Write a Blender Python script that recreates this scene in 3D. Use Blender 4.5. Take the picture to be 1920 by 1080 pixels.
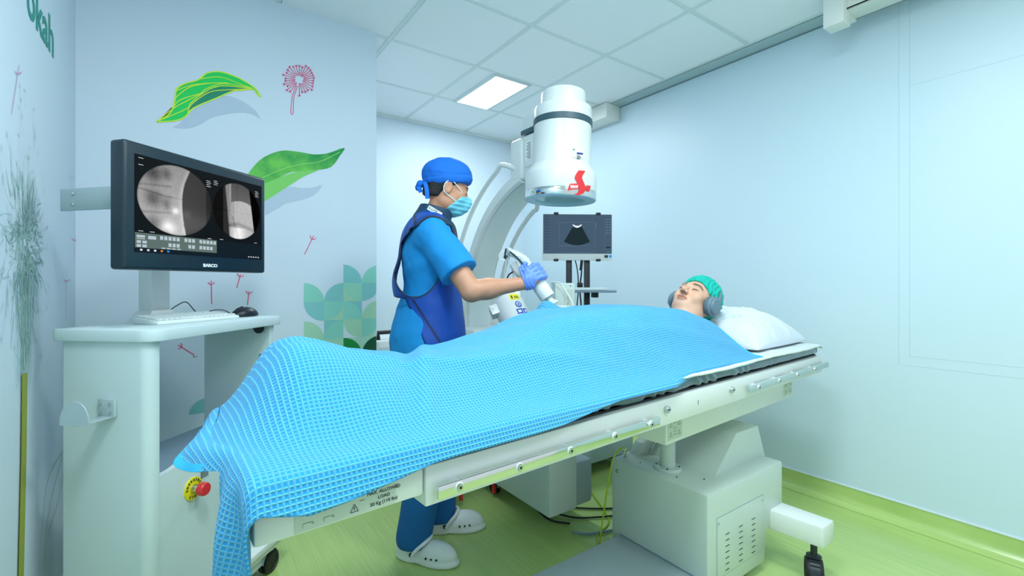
import bpy, bmesh, math, random
import numpy as np
from mathutils import Vector, Matrix
for o in list(bpy.data.objects): bpy.data.objects.remove(o)
SC = bpy.context.scene
COL = SC.collection
random.seed(4); np.random.seed(4)
rad = math.radians

# ---------------------------------------------------------------- camera, light, exposure
FPX = 867.0; HY = 530.0; YAW = rad(35.4); CH = 1.2
cam = bpy.data.cameras.new('camera'); camo = bpy.data.objects.new('camera', cam); COL.objects.link(camo)
cam.sensor_width = 36; cam.lens = FPX/1920*36; cam.clip_start = .02
cam.shift_y = -(540-HY)/1920
camo.location = (0, 0, CH); camo.rotation_euler = (rad(90), 0, -YAW)
SC.camera = camo
SC.view_settings.view_transform = 'Standard'; SC.view_settings.look = 'None'
SC.view_settings.gamma = 1; SC.view_settings.exposure = 0.31
SC.view_settings.use_curve_mapping = False
W = bpy.data.worlds.new('world'); SC.world = W; W.use_nodes = True
W.node_tree.nodes['Background'].inputs[0].default_value = (.80, .93, 1, 1)
W.node_tree.nodes['Background'].inputs[1].default_value = 0.72  # added fill light, entering through the open rear of the room

def area(name, loc, sx, sy, power, col=(.86, .97, 1.0)):
    l = bpy.data.lights.new(name, 'AREA'); l.shape = 'RECTANGLE'; l.size = sx; l.size_y = sy
    l.energy = power; l.color = col
    o = bpy.data.objects.new(name, l); COL.objects.link(o); o.location = loc
    return o
PANELS = [(1.915, 2.975, 15), (1.315, .545, 17), (.105, .545, 20), (.70, -.665, 9), (1.915, -.665, 6)]
for i, (x, y, p) in enumerate(PANELS):
    area('ceiling_panel_lamp', (x, y, 2.628), .27, .56, p)

F = Vector((math.sin(YAW), math.cos(YAW), 0)); R = Vector((math.cos(YAW), -math.sin(YAW), 0))
def at(px, py, d):
    return Vector((0, 0, CH)) + F*d + R*((px-960)/FPX*d) + Vector((0, 0, (HY-py)/FPX*d))
def rayY(px, py, Y):
    r = (px-960)/FPX; return at(px, py, Y/(F.y+R.y*r))
def rayX(px, py, X):
    r = (px-960)/FPX; return at(px, py, X/(F.x+R.x*r))

# ---------------------------------------------------------------- materials
def lin(c):
    return tuple(((v/255/12.92) if v/255 <= .04045 else ((v/255+.055)/1.055)**2.4) for v in c)
MT = {}
def mat(name, rgb, rough=.5, metal=0, coat=0, emit=0, bump=0, bscale=60, var=0, vscale=8, sheen=0, trans=0):
    if name in MT: return MT[name]
    m = bpy.data.materials.new(name); m.use_nodes = True; nt = m.node_tree; b = nt.nodes['Principled BSDF']
    c = (*lin(rgb), 1)
    b.inputs['Base Color'].default_value = c; b.inputs['Roughness'].default_value = rough
    b.inputs['Metallic'].default_value = metal; b.inputs['Coat Weight'].default_value = coat
    b.inputs['Sheen Weight'].default_value = sheen; b.inputs['Transmission Weight'].default_value = trans
    if emit: b.inputs['Emission Color'].default_value = c; b.inputs['Emission Strength'].default_value = emit
    tc = nt.nodes.new('ShaderNodeTexCoord')
    if bump:
        n = nt.nodes.new('ShaderNodeTexNoise'); n.inputs['Scale'].default_value = bscale; n.inputs['Detail'].default_value = 3
        nt.links.new(tc.outputs['Object'], n.inputs['Vector'])
        bp = nt.nodes.new('ShaderNodeBump'); bp.inputs['Strength'].default_value = bump; bp.inputs['Distance'].default_value = .01
        nt.links.new(n.outputs['Fac'], bp.inputs['Height']); nt.links.new(bp.outputs['Normal'], b.inputs['Normal'])
    v = var or .015
    n = nt.nodes.new('ShaderNodeTexNoise'); n.inputs['Scale'].default_value = vscale; n.inputs['Detail'].default_value = 2
    nt.links.new(tc.outputs['Object'], n.inputs['Vector'])
    mx = nt.nodes.new('ShaderNodeMix'); mx.data_type = 'RGBA'
    mx.inputs[6].default_value = tuple(x*(1-v) for x in c[:3])+(1,); mx.inputs[7].default_value = tuple(min(1, x*(1+v)) for x in c[:3])+(1,)
    nt.links.new(n.outputs['Fac'], mx.inputs[0]); nt.links.new(mx.outputs[2], b.inputs['Base Color'])
    MT[name] = m; return m
wall_m = mat('wall_paint', (214, 228, 240), .55, bump=.02, bscale=200, var=.02, vscale=1.5)
wall_r = mat('wall_panel', (206, 226, 238), .42, var=.02, vscale=1.2)
ceil_m = mat('ceiling_tile', (246, 248, 255), .8, bump=.05, bscale=300)
grid_m = mat('ceiling_grid', (220, 230, 232), .4)
white_m = mat('white_enamel', (222, 228, 226), .32, coat=.15)
cream_m = mat('cream_enamel', (196, 210, 204), .35, coat=.15)
cart_m = mat('cart_laminate', (200, 218, 220), .4)
grey_m = mat('light_grey_plastic', (160, 178, 182), .45)
mid_m = mat('slate_grey', (120, 142, 158), .5)
dark_m = mat('dark_plastic', (24, 34, 44), .35)
bezel_m = mat('monitor_bezel', (16, 40, 52), .35)
black_m = mat('black_rubber', (10, 14, 18), .5)
steel_m = mat('brushed_steel', (200, 205, 205), .22, metal=1)
chrome_m = mat('polished_steel', (225, 228, 225), .07, metal=1)
alu_m = mat('grey_aluminium', (182, 200, 204), .35, metal=.3)
red_m = mat('red_plastic', (222, 48, 52), .35)
yel_m = mat('yellow_plastic', (236, 222, 20), .4)
grn_cable = mat('green_yellow_cable', (168, 190, 20), .4)
band_m = mat('grey_rubber_band', (58, 84, 96), .45)
lamp_m = mat('lamp_diffuser', (255, 255, 255), .5, emit=2.2)
ink_m = mat('printed_ink', (40, 56, 60), .6)
paper_m = mat('sticker_pale', (196, 208, 196), .5)
stick_m = mat('sticker_white', (236, 240, 240), .5)
skin_m = mat('skin', (216, 172, 146), .5, var=.04, vscale=20)
skin_d = mat('skin_tan', (196, 142, 112), .5, var=.05, vscale=20)
lip_m = mat('lip_skin', (172, 112, 104), .45)
hair_m = mat('black_hair', (22, 20, 22), .6, bump=.4, bscale=150)
eye_m = mat('eye_dark', (40, 28, 26), .3)
shirt_m = mat('scrub_cotton', (0, 136, 204), .8, bump=.15, bscale=22, var=.06, vscale=10)
apron_m = mat('apron_blue', (0, 74, 172), .55, bump=.1, bscale=14, var=.08, vscale=6)
apron_c = mat('apron_cloth', (255, 255, 255), .55, bump=.1, bscale=14, var=.06, vscale=6)
navy_m = mat('collar_navy', (18, 58, 88), .6, bump=.1, bscale=20)
trim_m = mat('black_binding', (16, 22, 34), .7)
cap_m = mat('cap_cotton', (0, 104, 202), .8, bump=.12, bscale=25, var=.05)
trou_m = mat('trouser_cotton', (0, 92, 158), .8, bump=.1, bscale=20)
mask_m = mat('mask_fabric', (120, 206, 228), .8, bump=.05, bscale=60)
strap_m = mat('white_elastic', (225, 235, 238), .7)
glove_m = mat('nitrile_glove', (104, 144, 226), .4, bump=.08, bscale=70)
clog_m = mat('white_clog', (222, 230, 232), .35)
bouf_m = mat('bouffant_nonwoven', (0, 180, 164), .8, bump=.6, bscale=70, var=.15, vscale=60)
hp_m = mat('headphone_grey', (104, 128, 142), .45)
hp_d = mat('headphone_cushion', (84, 106, 118), .6, bump=.2, bscale=80)
matt_m = mat('mattress_vinyl', (78, 104, 118), .16, coat=.4, bump=.5, bscale=16, var=.2, vscale=12)
sheet_m = mat('white_sheet', (208, 219, 219), .85, bump=.2, bscale=120)
pill_m = mat('pillow_cotton', (210, 219, 230), .8)

def floor_mat():
    m = bpy.data.materials.new('green_vinyl'); m.use_nodes = True; nt = m.node_tree; b = nt.nodes['Principled BSDF']
    tc = nt.nodes.new('ShaderNodeTexCoord'); mp = nt.nodes.new('ShaderNodeMapping')
    mp.inputs['Scale'].default_value = (75, 1.6, 1); mp.inputs['Rotation'].default_value = (0, 0, rad(0))
    n = nt.nodes.new('ShaderNodeTexNoise'); n.inputs['Scale'].default_value = 2; n.inputs['Detail'].default_value = 6
    n2 = nt.nodes.new('ShaderNodeTexNoise'); n2.inputs['Scale'].default_value = 1.5
    nt.links.new(tc.outputs['Object'], mp.inputs[0]); nt.links.new(mp.outputs[0], n.inputs['Vector'])
    nt.links.new(tc.outputs['Object'], n2.inputs['Vector'])
    cr = nt.nodes.new('ShaderNodeValToRGB')
    cr.color_ramp.elements[0].position = .3; cr.color_ramp.elements[0].color = (*lin((180, 210, 122)), 1)
    cr.color_ramp.elements[1].position = .72; cr.color_ramp.elements[1].color = (*lin((198, 224, 140)), 1)
    nt.links.new(n.outputs['Fac'], cr.inputs[0])
    mx = nt.nodes.new('ShaderNodeMix'); mx.data_type = 'RGBA'; mx.blend_type = 'MULTIPLY'; mx.inputs[0].default_value = .25
    nt.links.new(cr.outputs[0], mx.inputs[6]); nt.links.new(n2.outputs['Fac'], mx.inputs[7])
    nt.links.new(mx.outputs[2], b.inputs['Base Color'])
    b.inputs['Roughness'].default_value = .22; b.inputs['Coat Weight'].default_value = .2; b.inputs['Coat Roughness'].default_value = .08
    return m
floor_m = floor_mat()

def waffle_mat():
    m = bpy.data.materials.new('waffle_cotton'); m.use_nodes = True; nt = m.node_tree; b = nt.nodes['Principled BSDF']
    def math_(op, a, bb=None):
        n = nt.nodes.new('ShaderNodeMath'); n.operation = op
        for i, v in enumerate((a, bb)):
            if v is None: continue
            if isinstance(v, (int, float)): n.inputs[i].default_value = v
            else: nt.links.new(v, n.inputs[i])
        return n.outputs[0]
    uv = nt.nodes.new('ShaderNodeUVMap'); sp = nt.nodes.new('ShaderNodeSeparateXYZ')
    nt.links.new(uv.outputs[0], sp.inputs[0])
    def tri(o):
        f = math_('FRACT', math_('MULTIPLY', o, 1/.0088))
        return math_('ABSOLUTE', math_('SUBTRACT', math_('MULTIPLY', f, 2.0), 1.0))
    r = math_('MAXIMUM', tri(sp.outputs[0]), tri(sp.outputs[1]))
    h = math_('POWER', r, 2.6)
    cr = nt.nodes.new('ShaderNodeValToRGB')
    cr.color_ramp.elements[0].position = .12; cr.color_ramp.elements[0].color = (*lin((10, 142, 206)), 1)  # pits darker: weave tone plus cell shade painted into the colour
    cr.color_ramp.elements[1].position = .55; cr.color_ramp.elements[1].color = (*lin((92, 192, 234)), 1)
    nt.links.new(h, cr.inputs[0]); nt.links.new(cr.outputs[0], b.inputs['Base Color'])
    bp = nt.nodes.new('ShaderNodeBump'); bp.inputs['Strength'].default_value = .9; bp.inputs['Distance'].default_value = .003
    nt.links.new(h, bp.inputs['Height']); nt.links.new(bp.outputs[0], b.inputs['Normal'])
    b.inputs['Roughness'].default_value = .85; b.inputs['Sheen Weight'].default_value = .15
    return m
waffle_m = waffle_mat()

# ---------------------------------------------------------------- mesh helpers
ROOT = {}
class MB:
    def __init__(s): s.v = []; s.f = []; s.mi = []; s.mats = []
    def slot(s, m):
        if m is None: return 0
        if m not in s.mats: s.mats.append(m)
        return s.mats.index(m)
    def add(s, vs, fs, M=None, m=None):
        k = len(s.v); i = s.slot(m)
        s.v += [tuple(M @ Vector(p)) if M is not None else tuple(p) for p in vs]
        s.f += [tuple(a+k for a in f) for f in fs]; s.mi += [i]*len(fs); return s
    def bm(s, b, M=None, m=None):
        b.verts.index_update()
        s.add([v.co.copy() for v in b.verts], [[v.index for v in f.verts] for f in b.faces], M, m); b.free(); return s
    def box(s, lo, hi, bev=0, M=None, m=None, seg=2):
        b = bmesh.new(); bmesh.ops.create_cube(b, size=1)
        c = [(a+q)/2 for a, q in zip(lo, hi)]; d = [q-a for a, q in zip(lo, hi)]
        for v in b.verts: v.co = Vector((c[0]+v.co.x*d[0], c[1]+v.co.y*d[1], c[2]+v.co.z*d[2]))
        if bev: bmesh.ops.bevel(b, geom=b.edges[:], offset=min(bev, .49*min(abs(x) for x in d)), segments=seg, affect='EDGES', profile=.5)
        return s.bm(b, M, m)
    def prism(s, pts, ex, M=None, m=None, bev=0):
        # pts: list of 3D points (planar polygon), ex: extrusion vector
        b = bmesh.new(); ex = Vector(ex)
        f = b.faces.new([b.verts.new(Vector(p)) for p in pts])
        r = bmesh.ops.extrude_face_region(b, geom=[f])
        for e in r['geom']:
            if isinstance(e, bmesh.types.BMVert): e.co += ex
        bmesh.ops.recalc_face_normals(b, faces=b.faces[:])
        if bev: bmesh.ops.bevel(b, geom=b.edges[:], offset=bev, segments=2, affect='EDGES', profile=.5)
        return s.bm(b, M, m)
    def tube(s, pts, r, n=10, m=None, cap=True, M=None):
        pts = [Vector(p) for p in pts]; k = len(pts); rs = r if isinstance(r, (list, tuple)) else [r]*k
        vs = []; up = None
        for i, p in enumerate(pts):
            t = (pts[min(i+1, k-1)]-pts[max(i-1, 0)]).normalized()
            if up is None: up = Vector((0, 0, 1)) if abs(t.z) < .9 else Vector((1, 0, 0))
            a = t.cross(up).normalized(); b = a.cross(t).normalized(); up = b
            for j in range(n):
                w = 2*math.pi*j/n; vs.append(p+(a*math.cos(w)+b*math.sin(w))*rs[i])
        fs = [(i*n+j, i*n+(j+1) % n, (i+1)*n+(j+1) % n, (i+1)*n+j) for i in range(k-1) for j in range(n)]
        if cap: fs += [tuple(range(n))[::-1], tuple(range((k-1)*n, k*n))]
        return s.add(vs, fs, M, m)
    def lathe(s, prof, c=(0, 0, 0), axis=(0, 0, 1), n=48, m=None):
        q = Vector((0, 0, 1)).rotation_difference(Vector(axis).normalized()).to_matrix().to_4x4()
        M = Matrix.Translation(Vector(c)) @ q; vs = []; fs = []
        for r, z in prof:
            for j in range(n):
                w = 2*math.pi*j/n; vs.append((max(r, 1e-5)*math.cos(w), max(r, 1e-5)*math.sin(w), z))
        for i in range(len(prof)-1):
            for j in range(n): fs.append((i*n+j, i*n+(j+1) % n, (i+1)*n+(j+1) % n, (i+1)*n+j))
        return s.add(vs, fs, M, m)
    def poly(s, pts, m=None):
        b = bmesh.new(); f = b.faces.new([b.verts.new(Vector(p)) for p in pts])
        bmesh.ops.triangulate(b, faces=[f], ngon_method='EAR_CLIP'); return s.bm(b, None, m)
    def each(s, name, m=None, parent=None, smooth=30):
        # one object per loose piece
        par = list(range(len(s.v)))
        def fd(a):
            while par[a] != a: par[a] = par[par[a]]; a = par[a]
            return a
        for f in s.f:
            for a in f[1:]: par[fd(a)] = fd(f[0])
        groups = {}
        for k, f in enumerate(s.f): groups.setdefault(fd(f[0]), []).append(k)
        for g in groups.values():
            ids = sorted({a for k in g for a in s.f[k]}); mp_ = {a: i for i, a in enumerate(ids)}
            mkobj(name, np.array([s.v[a] for a in ids], float), [tuple(mp_[a] for a in s.f[k]) for k in g], [m], parent, smooth)
    def build(s, name, m=None, parent=None, smooth=30, **kw):
        return mkobj(name, np.array(s.v, float), s.f, s.mats or [m], parent, smooth, mi=s.mi if s.mats else None, **kw)

def mkobj(name, V, Fc, mats, parent=None, smooth=30, mi=None, uv=None, loc=None):
    V = np.asarray(V, float)
    if parent is not None: off = ROOT[parent.name]
    else:
        off = np.array([(V[:, 0].min()+V[:, 0].max())/2, (V[:, 1].min()+V[:, 1].max())/2, V[:, 2].min()]) if loc is None else np.array(loc)
    me = bpy.data.meshes.new(name); me.from_pydata((V-off).tolist(), [], [tuple(int(i) for i in f) for f in Fc])
    for m in mats: me.materials.append(m)
    if mi is not None: me.polygons.foreach_set('material_index', np.array(mi, np.int32))
    if uv is not None:
        l = me.uv_layers.new(name='UVMap'); li = np.zeros(len(me.loops), np.int32); me.loops.foreach_get('vertex_index', li)
        l.data.foreach_set('uv', np.asarray(uv, np.float32)[li].ravel())
    me.polygons.foreach_set('use_smooth', np.full(len(me.polygons), smooth > 0))
    if 0 < smooth < 180: me.set_sharp_from_angle(angle=rad(smooth))
    me.update(); o = bpy.data.objects.new(name, me); COL.objects.link(o)
    if parent is not None: o.parent = parent
    else: o.location = off
    ROOT[o.name] = off; return o
def thing(name, loc, label, cat, group=None):
    o = bpy.data.objects.new(name, None); COL.objects.link(o); o.location = loc; o.empty_display_size = .1
    ROOT[o.name] = np.array(loc, float); return tag(o, label, cat, group)
def tag(o, label=None, cat=None, group=None, kind=None):
    if label: o['label'] = label
    if cat: o['category'] = cat
    if group: o['group'] = group
    if kind: o['kind'] = kind
    return o
def text(txt, size, org, ex, ey, m, parent, name='lettering', sx=1, depth=.0006, align='LEFT', bold=0):
    c = bpy.data.curves.new('t', 'FONT'); c.body = txt; c.size = size; c.extrude = depth; c.align_x = align; c.offset = bold
    c.resolution_u = 3
    o = bpy.data.objects.new('t', c); COL.objects.link(o); bpy.context.view_layer.update()
    me = o.evaluated_get(bpy.context.evaluated_depsgraph_get()).to_mesh()
    ex = Vector(ex).normalized(); ey = Vector(ey); ey = (ey-ex*ey.dot(ex)).normalized(); ez = ex.cross(ey)
    V = [Vector(org)+ex*v.co.x*sx+ey*v.co.y+ez*v.co.z for v in me.vertices]; Fs = [tuple(p.vertices) for p in me.polygons]
    bpy.data.objects.remove(o)
    return mkobj(name, np.array([list(v) for v in V]), Fs, [m], parent)
def bez(pts, n=8):
    pts = [Vector(p) for p in pts]; out = []
    P = [pts[0]]+pts+[pts[-1]]
    for i in range(1, len(P)-2):
        for k in range(n):
            t = k/n; a, b, c, d = P[i-1], P[i], P[i+1], P[i+2]
            out.append(.5*((2*b)+(c-a)*t+(2*a-5*b+4*c-d)*t*t+(3*b-a-3*c+d)*t**3))
    out.append(pts[-1]); return out

# ---------------------------------------------------------------- signed-distance modelling
def A3(p): return np.array(tuple(p), float)
def rc(P, a, b, ra, rb):
    a = A3(a); b = A3(b); ba = b-a; t = np.clip((P-a) @ ba/(ba @ ba), 0, 1)
    return np.linalg.norm(P-a-t[:, None]*ba, axis=1)-(ra+(rb-ra)*t)
def ell(P, c, r, M=None):
    q = P-A3(c)
    if M is not None: q = q @ M
    r = A3(r); k0 = np.linalg.norm(q/r, axis=1); k1 = np.linalg.norm(q/(r*r), axis=1)
    return k0*(k0-1)/np.maximum(k1, 1e-6)
def sbox(P, c, h, r=0, M=None):
    q = P-A3(c)
    if M is not None: q = q @ M
    q = np.abs(q)-A3(h)+r
    return np.linalg.norm(np.maximum(q, 0), axis=1)+np.minimum(q.max(1), 0)-r
def smin(a, b, k=.02):
    h = np.clip(.5+.5*(b-a)/k, 0, 1); return b*(1-h)+a*h-k*h*(1-h)
def smax(a, b, k=.01): return -smin(-a, -b, k)
def surfnet(f, xs, ys, zs):
    nx, ny, nz = len(xs), len(ys), len(zs)
    G = np.stack(np.meshgrid(xs, ys, zs, indexing='ij'), -1).reshape(-1, 3); D = np.empty(len(G))
    for i in range(0, len(G), 300000): D[i:i+300000] = f(G[i:i+300000])
    D = D.reshape(nx, ny, nz); G = G.reshape(nx, ny, nz, 3); S = D < 0
    cnt = np.zeros((nx-1, ny-1, nz-1)); acc = np.zeros((nx-1, ny-1, nz-1, 3))
    def sl(d, ax): return tuple(slice(d[a], (nx, ny, nz)[a]-1+d[a]) for a in range(3))
    for ax in range(3):
        o = [a for a in range(3) if a != ax]
        for p in (0, 1):
            for q in (0, 1):
                d0 = [0, 0, 0]; d0[o[0]] = p; d0[o[1]] = q; d1 = list(d0); d1[ax] = 1
                a, b = D[sl(d0, 0)], D[sl(d1, 0)]; mk = (a < 0) != (b < 0)
                t = np.where(mk, a/np.where(mk, a-b, 1), 0)[..., None]
                acc += np.where(mk[..., None], G[sl(d0, 0)]*(1-t)+G[sl(d1, 0)]*t, 0); cnt += mk
    act = cnt > 0; idx = -np.ones(act.shape, int); idx[act] = np.arange(act.sum()); V = acc[act]/cnt[act][:, None]
    Q = []
    for ax in range(3):
        o = [a for a in range(3) if a != ax]
        s0 = [slice(1, -1)]*3; s0[ax] = slice(0, -1); s1 = [slice(1, -1)]*3; s1[ax] = slice(1, None)
        a, b = S[tuple(s0)], S[tuple(s1)]; w = np.argwhere(a != b); 
        if not len(w): continue
        inn = a[tuple(w.T)]; w = w+1; w[:, ax] -= 1
        def c(p, q):
            z = w.copy(); z[:, o[0]] -= p; z[:, o[1]] -= q; return idx[tuple(z.T)]
        qd = np.stack([c(1, 1), c(0, 1), c(0, 0), c(1, 0)], 1)
        flip = inn if ax != 1 else ~inn
        qd[~flip] = qd[~flip][:, ::-1]; Q.append(qd)
    Q = np.concatenate(Q); return V, Q[(Q >= 0).all(1)]
def smoothmesh(V, Q, it=1, lam=.5):
    E = np.concatenate([Q[:, [i, (i+1) % 4]] for i in range(4)]); E = np.concatenate([E, E[:, ::-1]])
    n = np.bincount(E[:, 0], minlength=len(V)).astype(float); n[n == 0] = 1
    for _ in range(it):
        A = np.stack([np.bincount(E[:, 0], V[E[:, 1], k], minlength=len(V)) for k in range(3)], 1)/n[:, None]
        V = V+(A-V)*lam
    return V
def ax_(lo, hi, h, fine=None):
    # axis samples with optional finer range (lo, hi, step)
    if not fine: return np.arange(lo, hi+h, h)
    a, b, hf = fine; return np.unique(np.round(np.concatenate([np.arange(lo, a, h), np.arange(a, b, hf), np.arange(b, hi+h, h)]), 6))
def sdfobj(name, f, xs, ys, zs, mats, parent, sel=None, it=1, smooth=180, xf=None, tint=None):
    V, Q = surfnet(f, xs, ys, zs); V = smoothmesh(V, Q, it)
    mi = None
    if sel is not None: mi = sel(V[Q].mean(1))
    tc_ = tint(V) if tint is not None else None
    if xf is not None: V = xf(V)
    o = mkobj(name, V, Q.tolist(), mats, parent, smooth, mi=mi)
    if tc_ is not None:
        a = o.data.color_attributes.new('tint', 'FLOAT_COLOR', 'POINT'); a.data.foreach_set('color', np.concatenate([tc_, np.ones((len(tc_), 1))], 1).astype(np.float32).ravel())
    return o
def tintable(m):
    nt = m.node_tree; b = nt.nodes['Principled BSDF']; src = b.inputs['Base Color'].links[0].from_socket
    a = nt.nodes.new('ShaderNodeAttribute'); a.attribute_name = 'tint'; x = nt.nodes.new('ShaderNodeMix'); x.data_type = 'RGBA'; x.blend_type = 'MULTIPLY'; x.inputs[0].default_value = 1
    nt.links.new(src, x.inputs[6]); nt.links.new(a.outputs['Color'], x.inputs[7]); nt.links.new(x.outputs[2], b.inputs['Base Color'])
    b.inputs['Subsurface Weight'].default_value = .08; b.inputs['Subsurface Radius'].default_value = (.02, .008, .004); b.inputs['Subsurface Scale'].default_value = .3
tintable(skin_m); tintable(skin_d); tintable(apron_c); apron_c.node_tree.nodes['Principled BSDF'].inputs['Subsurface Weight'].default_value = 0
def soft(x, w): return 1/(1+np.exp(np.clip(x/w, -30, 30)))
def facetint(h):
    # skin, lip, brow, lash and nostril colour of a face, in head coordinates
    x, y, z = h.T; ax2 = np.abs(x); C = np.ones((len(h), 3))
    def mixc(m, c):
        nonlocal C
        C = C*(1-m[:, None])+np.array(c)*m[:, None]
    front = soft(.05-y, .006)
    mixc(.35*np.exp(-(((ax2-.045)/.022)**2+((z+.038)/.022)**2))*front, (.98, .78, .72))
    mixc(.4*np.exp(-((x/.016)**2+((z+.034)/.016)**2))*front, (.98, .76, .70))
    mixc(soft((x/.0235)**2+((z+.0705)/.0098)**2-1, .18)*front, (.70, .40, .36))
    mixc(.75*soft(np.abs(z+.0705)-.0007, .0006)*soft(ax2-.021, .002)*front, (.35, .18, .16))
    zb_ = .019+.09*(ax2-.018)-3.4*(ax2-.018)**2
    mixc(.97*soft(np.abs(z-zb_)-.0058+.05*np.clip(ax2-.03, 0, 1), .0011)*soft(.014-ax2, .0015)*soft(ax2-.052, .002)*front, (.09, .07, .07))
    zl = -.0095+9*(ax2-.032)**2
    mixc(.92*soft(np.abs(z-zl)-.0026, .0009)*soft(np.abs(ax2-.032)-.0135, .001)*front, (.06, .05, .05))
    mixc(.85*soft(((ax2-.0070)/.0048)**2+((z+.0485)/.0040)**2-1, .25)*soft(.088-y, .002), (.22, .10, .09))
    return C
def fbm(P, sc, seed=0):
    r = np.random.RandomState(seed); o = np.zeros(len(P))
    for k in range(5):
        d = r.normal(size=3); d /= np.linalg.norm(d); d2 = r.normal(size=3); d2 /= np.linalg.norm(d2)
        s = sc*(1.0+.5*k); o += np.sin(P @ d*s+r.rand()*6+1.5*np.sin(P @ d2*s*.7+r.rand()*6))/(1+.5*k)
    return o/3
# ================================================================ room
XL, XR, YM, YB, ZC = -.37, 2.92, 2.65, 3.885, 2.65; YR = -1.6; XM = .915
def struct(mb, name, m, parent=None, **kw):
    o = mb.build(name, m, parent, **kw); o['kind'] = 'structure'; return o
struct(MB().box((XL-.1, YR-.1, -.1), (XR+.1, YB+.1, 0)), 'floor', floor_m)
ceil = struct(MB().box((XL-.1, YR-.1, ZC), (XR+.1, YB+.1, ZC+.1)), 'ceiling', ceil_m)
g = MB()
for x in (-.2, .4, 1.0, 1.6, 2.2, 2.8):
    g.box((x-.011, YR, ZC-.004), (x+.011, YB, ZC+.002), m=grid_m)
    g.box((x+.0115, YR, ZC-.0012), (x+.0145, YB, ZC+.002), m=mid_m)
y = 2.06-.605*6
while y < YB:
    g.box((XL, y-.011, ZC-.0038), (XR, y+.011, ZC+.002), m=grid_m)
    g.box((XL, y+.0115, ZC-.0012), (XR, y+.0145, ZC+.002), m=mid_m); y += .605
struct(g, 'ceiling_grid', grid_m, ceil)
# shadow-gap edge along the right wall
g = MB(); g.box((2.812, YR, ZC-.012), (XR, YB, ZC-.006), m=alu_m); g.box((XR-.006, YR, ZC-.017), (XR-.001, YB, ZC-.013), m=mid_m)

struct(g, 'trim_1', alu_m)
g = MB(); g.box((XM, YB-.02, ZC-.024), (XR, YB, ZC-.004)); struct(g, 'trim_2', grid_m)
g = MB(); g.box((XR, YR, 0), (XR+.1, YB, ZC)); wr = struct(g, 'wall_right', wall_r)
# thin seams of the flush panels in the right wall
g = MB(); e = .0016
def seam(y0, z0, y1, z1):
    g.box((XR-.0006, min(y0, y1)-e/2, min(z0, z1)-e/2), (XR+.001, max(y0, y1)+e/2, max(z0, z1)+e/2))
seam(.723, .837, .723, ZC-.03); seam(-.9, 2.17, .723, 2.17); seam(-.9, .837, .723, .837)
seam(.765, .79, .765, ZC-.03); seam(-.9, .79, .765, .79)
struct(g, 'panel_seam', mat('seam_grey', (184, 205, 218), .6), wr)
struct(MB().box((XM, YB, 0), (XR+.1, YB+.1, ZC)), 'wall_back', wall_m)
wl = struct(MB().box((XL-.1, YR, 0), (XL, YB, ZC)), 'wall_left', wall_m)
wm = struct(MB().box((XL, YM, 0), (XM, YB, ZC)), 'wall_mural', wall_m)
# coved skirting: green vinyl turned up the walls with a pale cap strip
def cove(name, p0, p1, nrm):
    p0 = Vector(p0); p1 = Vector(p1); n = Vector(nrm); H = .1; rr = .05; mb = MB(); prof = [(.0, H), (.003, H)]
    prof += [(.003+rr*(1-math.cos(a)) if 0 else .003+rr*(1-math.sin(a)), rr*(1-math.cos(a))) for a in [math.pi/2*k/8 for k in range(8, -1, -1)]]
    prof = [(.001, H), (.004, H)]+[(.004+rr*(1-math.sin(math.pi/2*k/8)), .001+rr*(1-math.cos(math.pi/2*k/8))) for k in range(8, -1, -1)]
    vs = []; 
    for d, z in prof:
        for p in (p0, p1): vs.append(p+n*d+Vector((0, 0, z)))
    mb.add(vs, [(2*i, 2*i+1, 2*i+3, 2*i+2) for i in range(len(prof)-1)])
    o = mb.build(name, floor_m, smooth=60); o['kind'] = 'structure'
    c = MB(); a = p0+Vector((0, 0, H)); b = p1+n*.007+Vector((0, 0, H+.006))
    c.box([min(a[i], b[i]) for i in range(3)], [max(a[i], b[i]) for i in range(3)])
    q = c.build('cap_strip', grid_m, o); q['kind'] = 'structure'
cove('baseboard_right', (XR, YR, 0), (XR, YB, 0), (-1, 0, 0))
cove('baseboard_back', (XM, YB, 0), (XR, YB, 0), (0, -1, 0))
cove('baseboard_mural', (XL, YM, 0), (XM, YM, 0), (0, -1, 0))
cove('baseboard_left', (XL, YR, 0), (XL, YM, 0), (1, 0, 0))

# ceiling light panels
LBL = ['lit rectangular ceiling light panel in the tile above the doctor and round white detector']
for i, (x, y, p) in enumerate(PANELS):
    t = thing('ceiling_light', (x, y, ZC-.014),
              LBL[0] if i == 0 else 'rectangular ceiling light panel over the '+['', 'near side of the patient table', 'left wall side of the room', 'room entrance by the left wall', 'room entrance by the right wall'][i], 'light', 'ceiling light panels')
    f = MB()
    for a in (-1, 1):
        f.box((x+a*.15-.012, y-.295, ZC-.012), (x+a*.15+.012, y+.295, ZC), m=grid_m)
        f.box((x-.1375, y+a*.289-.008, ZC-.0115), (x+.1375, y+a*.289+.008, ZC), m=grid_m)
    f.build('light_frame', grid_m, t)
    MB().box((x-.138, y-.281, ZC-.01), (x+.138, y+.281, ZC-.002)).build('diffuser', lamp_m, t)

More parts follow.
